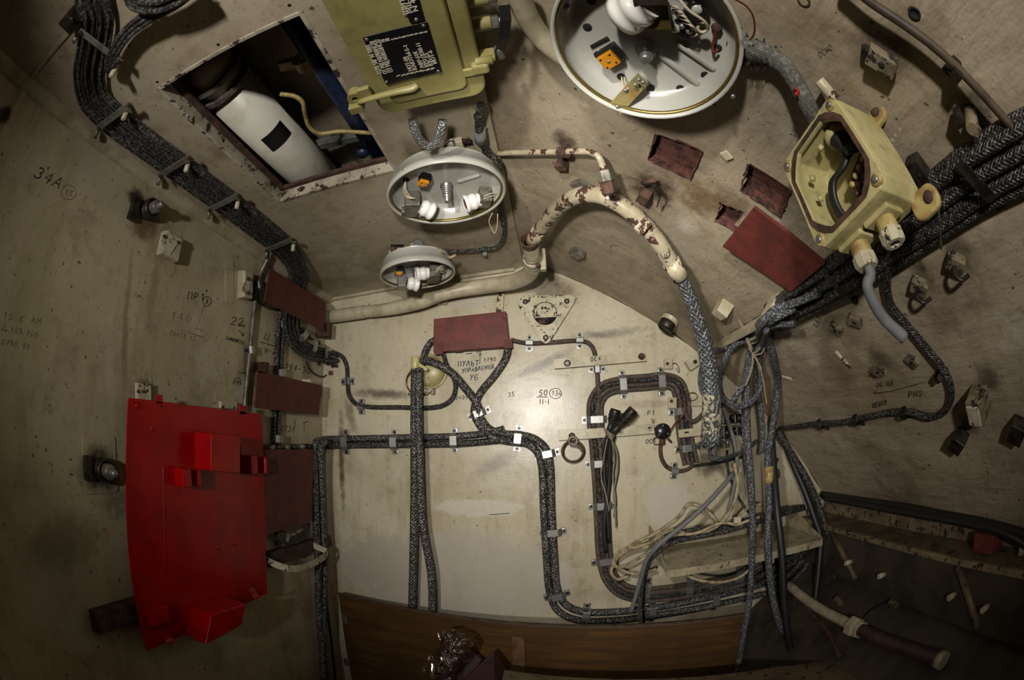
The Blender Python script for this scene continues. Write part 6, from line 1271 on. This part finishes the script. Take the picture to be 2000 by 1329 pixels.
cable('hose_lead', 'braided lead leaving the frayed hose end to the right', B, [(1386, 872, P, 1.57), (1388, 892, P, 1.6), (1405, 897, P, 1.64), (1432, 890, B, .3), (1456, 880, B, .26), (1478, 862, B, .24)], 9, 'braid_blue')
cable('level_cable', 'thin black cable from the rusty loop along the wall', B, [(1350, 912), (1372, 908), (1392, 906), (1420, 900), (1450, 893)], 6, 'rubber')
# big arc of cables under the shelf right end
for i in range(4): cable('arc_cable', ['outer', 'second', 'third', 'inner'][i]+' cable of the arc sweeping under the shelf right end', B, [(1592-i*9, 1058, .1), (1586-i*10, 1084, .1), (1570-i*12, 1112-i*5, .1), (1545-i*13, 1138-i*8, .09), (1505-i*10, 1158-i*9, .06)], 13, 'braid_dark', group='arc of cables under the shelf')
# hanging braided cables
hang = [
 ('left long braided cable hanging from the coil to the floor', [(1545, 603, H, .05), (1500, 622, H, .09), (1478, 648, B, .5), (1464, 690, B, .46), (1459, 760, B, .42), (1460, 850, B, .4), (1467, 940, B, .39), (1470, 1020, B, .385), (1468, 1100, B, .385), (1464, 1170, B, .39), (1452, 1240, B, .4), (1438, 1320, B, .42)], 14, 'braid_blue'),
 ('right long braided cable hanging from the coil past the shelf', [(1552, 598, H, .06), (1515, 618, H, .1), (1498, 650, B, .48), (1510, 700, B, .42), (1519, 760, B, .36), (1510, 830, B, .33), (1500, 890, B, .33), (1502, 970, B, .36), (1500, 1060, B, .39), (1504, 1130, B, .4), (1514, 1190, B, .42), (1530, 1240, B, .42)], 16, 'braid_blue'),
 ('short braided cable with a cut end in the middle of the coil', [(1496, 640, H, .1), (1486, 690, B, .44), (1478, 740, B, .4), (1486, 800, B, .36), (1490, 850, B, .33), (1487, 886, B, .32)], 12, 'braid_blue'),
 ('braided cable looped into a coil left of the tie', [(1478, 668, B, .48), (1446, 668, B, .5), (1420, 694, B, .5), (1405, 735, B, .49), (1411, 775, B, .48), (1436, 794, B, .48), (1466, 786, B, .48), (1484, 760, B, .48), (1484, 720, B, .49), (1474, 685, B, .5)], 12, 'braid_blue'),
 ('braided cable crossing the coil up to the tie', [(1424, 790, B, .45), (1446, 762, B, .46), (1466, 722, B, .5), (1478, 690, B, .52), (1490, 665, B, .5)], 11, 'braid_blue'),
 ('braided cable arching left behind the woven hose', [(1452, 672, B, .44), (1420, 678, B, .4), (1390, 690, B, .3), (1372, 716, B, .22), (1368, 750, B, .18), (1380, 778, B, .16), (1402, 790, B, .16), (1424, 790, B, .2)], 10, 'braid_blue'),
 ('stub of braided cable sticking out right under the bundle', [(1500, 640, H, .08), (1522, 634, H, .09), (1540, 634, H, .085), (1553, 632, H, .08)], 12, 'braid_blue'),
 ('thick braided cable over the top of the tie', [(1600, 572, H, .05), (1552, 592, H, .07), (1512, 606, H, .09), (1490, 630, H, .12), (1482, 665, B, .52)], 15, 'braid_blue'),
 ('braided cable hanging behind the long left cable', [(1470, 670, B, .4), (1455, 740, B, .36), (1453, 800, B, .33), (1456, 870, B, .31), (1465, 960, B, .3), (1472, 1060, B, .3)], 11, 'braid_blue'),
 ('dark braided cable slanting right over the ledge and down', [(1518, 842, B, .2), (1548, 890, B, .2), (1580, 945, B, .22), (1608, 1015, B, .28), (1624, 1075, B, .32), (1630, 1140, B, .36), (1622, 1210, B, .4), (1605, 1285, B, .42)], 13, 'braid_dark'),
 ('black cable slanting right beside the braided one', [(1520, 836, B, .14), (1548, 905, B, .16), (1572, 960, B, .2), (1590, 1010, B, .25), (1602, 1050, B, .3), (1598, 1120, B, .34), (1590, 1190, B, .37), (1586, 1245, B, .38)], 13, 'rubber'),
 ('straight black cable hanging before the shelf right half', [(1505, 822, B, .26), (1510, 900, B, .32), (1518, 1000, B, .42), (1528, 1090, B, .46), (1532, 1180, B, .48), (1542, 1260, B, .5), (1562, 1345, B, .52)], 14, 'rubber'),
]
for lb, p_, w_, m_ in hang: cable('hanging_cable', lb, B, p_, w_, m_, res=7)
cable('grey_lead', 'grey lead hanging from the coil past the switches', B, [(1414, 795, .3), (1424, 830, .3), (1436, 870, .28), (1440, 910, .27), (1432, 960, .26), (1420, 1010, .25)], 8, 'rubber_grey')
tag(obj('tape_band', MB().tube([B(1502, 912, .345), B(1502, 944, .352)], 9*mpp(B(1502, 930, .35)), 14, spline=False), M['yellow_edge']), 'pale yellow tape band on the right hanging braid', 'tape')
q = thing('twine_tie', 'pale twine knotted round the coil of braided cables', 'twine', B(1472, 670, .55))
for i, pp_ in enumerate(([(1440, 618), (1452, 645), (1462, 672), (1474, 696), (1488, 722)], [(1444, 622), (1458, 655), (1470, 690), (1468, 722), (1456, 754)], [(1468, 672), (1482, 668), (1494, 672), (1488, 690), (1474, 694)], [(1478, 700), (1488, 730), (1494, 765), (1498, 790)], [(1476, 650), (1486, 660), (1484, 680), (1472, 690), (1462, 680)])):
    obj('strand', MB().tube([B(x, y, .56) for x, y in pp_], .0045 if i < 2 else .003, 6, 5, flat=.6), M['string'], q)
q = thing('corner_valve', 'small dark tap fitting beside the tape band', 'fitting', B(1515, 920, .25)); obj('body', MB().lathe(B(1512, 912, .3), Z3, [(0, -.03), (.014, -.03), (.014, .02), (.02, .022), (.02, .034), (0, .034)], 12), M['steel_dark'], q); obj('spout', MB().tube([B(1512, 915, .3), B(1520, 922, .31), B(1520, 934, .31)], .007, 8), M['steel_dark'], q)
# ledge along the hull ------------------------------------------------------------------------------------
ZL, XL_ = 1.5-.52, 1.19
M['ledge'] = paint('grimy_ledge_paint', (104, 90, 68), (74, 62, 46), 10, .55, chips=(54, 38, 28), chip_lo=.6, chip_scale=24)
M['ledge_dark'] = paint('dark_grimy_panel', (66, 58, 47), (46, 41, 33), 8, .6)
q = thing('side_ledge', 'long grimy ledge along the foot of the curved hull', 'ledge', V((1.3, .8, ZL)))
obj('top', MB().box((XL_+.16, .78, ZL-.006), (X3, Y3, Z3), (.32, 2.36, .012)), M['ledge'], q, .002)
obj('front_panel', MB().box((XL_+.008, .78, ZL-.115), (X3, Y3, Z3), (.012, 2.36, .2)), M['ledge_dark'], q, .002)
M['ledge_edge'] = paint('worn_ledge_edge_paint', (128, 114, 88), (96, 84, 64), 14, .5, chips=(52, 40, 31), chip_lo=.57, chip_scale=30)
obj('nosing', MB().box((XL_-.002, .78, ZL-.008), (X3, Y3, Z3), (.02, 2.36, .022)), M['ledge_edge'], q, .003)
obj('back_flange', MB().box((XL_+.155, .80, ZL+.03), (X3, Y3, Z3), (.008, 2.3, .06)), M['ledge_edge'], q, .002)
for y in (1.93, 1.0, .35): bolt_at(V((XL_+.15, y, ZL+.035)), V((-1, 0, 0)), .008, .006, q, 'rust')
for (a, b) in (((1871, 1107), (1910, 1229)), ((1626, 1045), (1671, 1132))):
    pa = pl(*a, V((XL_-.004, 0, 0)), X3); pb_ = pl(*b, V((XL_-.004, 0, 0)), X3); obj('strut', MB().tube([pa, pb_], .014, 8, spline=False), M['ledge'], q)
for i, (x, y) in enumerate(((1865, 1161), (1930, 1184), (1663, 1097), (1728, 1122))):
    p = pl(x, y, V((XL_, 0, 0)), X3); obj('stud', MB().tube([p, p+V((-.035, 0, 0))], .011, 12, spline=False), M['cream'], q)
cable('ledge_cable', 'black cable lying in the gap between ledge and hull', H, [(1606, 966, .04), (1680, 978, .045), (1760, 990, .05), (1850, 1008, .05), (1930, 1024, .06), (2020, 1050, .06)], 16, 'rubber')
cable('ledge_cable', 'second dark cable drooping along the ledge back', H, [(1612, 974, .08), (1700, 990, .09), (1800, 1008, .1), (1900, 1026, .1), (1960, 1042, .1), (2020, 1075, .1)], 12, 'rubber')
LZ = lambda x, y, h=0.0: pl(x, y, V((0, 0, ZL+h)), Z3)
q = thing('red_block', 'dark red block with round lid standing on the ledge', 'block', LZ(1920, 1084))
c = LZ(1922, 1078); bx_ = MB().box(c+V((.03, 0, .03)), (X3, Y3, Z3), (.1, .09, .06)); obj('block', bx_, M['oxide'], q, .003); obj('lid', MB().lathe(c+V((.035, 0, .06)), Z3, [(.042, 0), (.042, .014), (.036, .018), (0, .018)], 24), M['cream_chip2'], q)
tag(obj('white_stub', MB().box(LZ(1994, 1085)+V((0, 0, .02)), (X3, Y3, Z3), (.02, .02, .04)), M['cream'], None, .003), 'small pale stub on the ledge at the right edge', 'stub')
# things below the ledge: hose with hex coupling, thin pipes, side of the bunk
XF = 1.02
LX = lambda x, y, o=0.0: pl(x, y, V((1.0, 1.2, .55)), V((-.62, 0, .78)).normalized())+V((-.62, 0, .78)).normalized()*o
q = thing('slope_panel', 'grimy sloping lower hull panel below the ledge', 'panel', V((1.1, 1.0, .6)))
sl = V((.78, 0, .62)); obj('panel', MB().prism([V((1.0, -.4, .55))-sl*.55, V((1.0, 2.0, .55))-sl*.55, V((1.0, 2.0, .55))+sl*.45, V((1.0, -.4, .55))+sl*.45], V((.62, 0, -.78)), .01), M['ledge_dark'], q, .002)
q = thing('coupled_hose', 'maroon hose joined to a pipe by a big cream hex coupling', 'hose', LX(1678, 1236))
h_ = [LX(1545, 1150, .04), LX(1580, 1180, .045), LX(1612, 1202, .045), LX(1650, 1222, .045), LX(1678, 1237, .045), LX(1700, 1248, .045), LX(1740, 1265, .045), LX(1790, 1283, .045), LX(1840, 1300, .045)]
obj('pipe', MB().tube(h_[:5], .022, 16, 5), M['cream'], q); obj('hose', MB().tube(h_[4:], .026, 16, 5), M['purple_hose'], q)
dh = (h_[5]-h_[3]).normalized()
obj('coupling_nut', MB().lathe(h_[4]-dh*.035, dh, [(0, 0), (.038, 0), (.042, .006), (.042, .04), (.038, .046), (0, .046)], 6, smooth=False), M['cream'], q, .002); obj('coupling_nut', MB().lathe(h_[4]+dh*.013, dh, [(0, 0), (.036, 0), (.036, .025), (.0, .025)], 6, smooth=False), M['cream'], q, .002)
obj('end_ferrule', MB().tube([h_[-1]-dh*.01, h_[-1]+dh*.02], .03, 14, spline=False), M['cream'], q)
cable('lower_pipe', 'thin rusty pipe slanting below the shelf right end', LX, [(1540, 1152, .03), (1580, 1195, .03), (1620, 1240, .03), (1645, 1290, .03)], 8, 'rust', 'pipe')
cable('lower_wire', 'thin wire hanging below the ledge front', LX, [(1690, 1220, .03), (1710, 1200, .03), (1740, 1186, .03), (1752, 1190, .03)], 4, 'rubber', 'wire')
for x, y, lb in ((1748, 1185, 'small cream box hanging under the ledge'), (1640, 1180, 'small pale stud on the sloping panel')):
    tag(obj('small_fitting', MB().box(LX(x, y, .02), (Y3, sl, V((-.62, 0, .78))), (.035, .025, .04)), M['ledge'], None, .003), lb, 'fitting')
# bench board and what stands before it
za = 1.5-.815; A_ = V((-1.07, 1.9, 0)); B_ = V((.76, 1.6, 0)); bdv = (B_-A_).normalized(); bn = V((bdv.y, -bdv.x, 0))
if bn.y > 0: bn = -bn
M['varnish'] = NT('varnished_plywood'); _t = M['varnish']; _g = _t.noise(3.0, 6, .6, stretch=(1.2, 1.2, 14)); _b = _t.noise(4, 4)
M['varnish'] = _t.out(_t.mix(_t.ramp(_g, .35, .65), _t.mix(_t.ramp(_b, .4, .6), srgb(88, 62, 28), srgb(72, 50, 22)), srgb(64, 44, 21)), .5, 0, _t.bump(_t.noise(60, 3, .5, stretch=(1, 1, 6)), .15, .001), .35, .0)
M['wood_strip'] = paint('raw_wood_strip', (98, 70, 44), (74, 52, 33), 20, .6)
BD = lambda x, y, o=0.0: pl(x, y, A_+bn*o, bn)
q = thing('bench_board', 'varnished amber plywood backboard along the bottom of the end wall', 'board', (A_+B_)/2+Z3*.4)
obj('panel', MB().prism([A_, B_, B_+Z3*za, A_+Z3*za], -bn, .014), M['varnish'], q, .003)
obj('top_edge', MB().prism([A_+Z3*za+bn*.003, B_+Z3*za+bn*.003, B_+Z3*za-bn*.017, A_+Z3*za-bn*.017], Z3, .008), M['wood_dark'], q, .002)
st_ = BD(1013, 1240, .0); obj('batten', MB().prism([V((st_.x, st_.y, .2))-bdv*.028, V((st_.x, st_.y, .2))+bdv*.028, V((st_.x, st_.y, za-.06))+bdv*.028, V((st_.x, st_.y, za-.06))-bdv*.028], bn, .012), M['wood_strip'], q, .002)
for (x, y) in ((673, 1210), (676, 1294)):
    p = BD(x, y, .002); h = obj('hinge_plate', MB().box(p, (bdv, Z3, bn), (.03, .05, .004)), M['steel'], q, .001)
    for e in (-1, 1): bolt_at(p+Z3*(.012*e)+bn*.002, bn, .004, .002, h, 'steel_dark', False, 'screw')
# cream bunk edge at the very bottom and side
q = thing('bunk_edge', 'cream painted bunk frame edge at the bottom of the view', 'frame', V((.3, 1.2, .55)))
BK_ = lambda x, y, z=.545: pl(x, y, V((0, 0, z)), Z3)
e0, e1, e2, e3 = BK_(985, 1309), BK_(1270, 1326), BK_(1512, 1303), BK_(1640, 1286)
obj('edge', MB().prism(ccw([e0, e1, e2, e2+V((.02, -.3, 0)), V((e0.x, e2.y-.35, .545))], Z3), -Z3, .05), M['ledge'], q, .003)
obj('edge_end', MB().prism(ccw([e2, e3, e3+V((.1, -.25, 0)), e2+V((.02, -.3, 0))], Z3), -Z3, .05), M['ledge'], q, .003)
# dark red plates and plastic bag
M['maroon'] = paint('dark_maroon_plate', (54, 25, 24), (42, 20, 20), 12, .5)
for i, (cor, lb) in enumerate((([(917, 1268), (942, 1289), (900, 1345), (830, 1345)], 'dark red plate leaning under the plastic bag'), ([(964, 1274), (991, 1309), (968, 1345), (888, 1345)], 'dark red plate leaning in front of the board, right one'))):
    o_ = .08+.05*i; pts = [BD(x, y, o_+(.12 if k > 1 else 0)) for k, (x, y) in enumerate(cor)]; nn = (pts[1]-pts[0]).cross(pts[3]-pts[0]).normalized(); nn = nn if nn.dot(EYE-pts[0]) > 0 else -nn
    tag(obj('leaning_plate', MB().prism(ccw(pts, nn), -nn, .02), M['maroon'], None, .002), lb, 'plate', 'dark red leaning plates')
_t = NT('clear_plastic_film'); M['film'] = _t.m; _n = _t.bump(_t.noise(38, 4), 1.0, .012)
_gl = _t.n.new('ShaderNodeBsdfGlossy'); _gl.inputs['Roughness'].default_value = .12; _gl.inputs['Color'].default_value = (.9, .88, .86, 1); _t.link(_n, _gl.inputs['Normal'])
_tr = _t.n.new('ShaderNodeBsdfTransparent'); _tr.inputs['Color'].default_value = (.93, .92, .91, 1)
_fr = _t.n.new('ShaderNodeFresnel'); _fr.inputs['IOR'].default_value = 1.5; _t.link(_n, _fr.inputs['Normal'])
_mx = _t.n.new('ShaderNodeMixShader'); _t.link(_t.math('ADD', _fr.outputs[0], .03), _mx.inputs[0]); _t.link(_tr.outputs[0], _mx.inputs[1]); _t.link(_gl.outputs[0], _mx.inputs[2])
_t.link(_mx.outputs[0], _t.n['Material Output'].inputs['Surface'])
rn = random.Random(12); mb = MB(); axis = [(845, 1345), (858, 1310), (872, 1285), (888, 1262), (905, 1244), (916, 1246)]; wd = [30, 40, 44, 46, 34, 14]
rows = []
for i in range(21):
    f = i/20*(len(axis)-1); k = min(int(f), len(axis)-2); t = f-k; ax_, ay_ = [axis[k][j]*(1-t)+axis[k+1][j]*t for j in (0, 1)]; ww = wd[k]*(1-t)+wd[k+1]*t; row = []
    for j in range(15):
        g = j/14*2-1; ph = math.cos(g*1.4); row.append(BD(ax_+ww*.72*g, ay_+ww*.5*g+rn.uniform(-3, 3), .12+.1*(1-i/20)+.05*ph+rn.uniform(-.022, .022)))
    rows.append(row)
for r_ in rows: mb.v += r_
for i in range(20):
    for j in range(14): a = i*15+j; mb.face([a, a+1, a+16, a+15], smooth=True)
tag(obj('plastic_bag', mb, M['film']), 'crumpled clear plastic bag standing before the wooden board', 'bag')
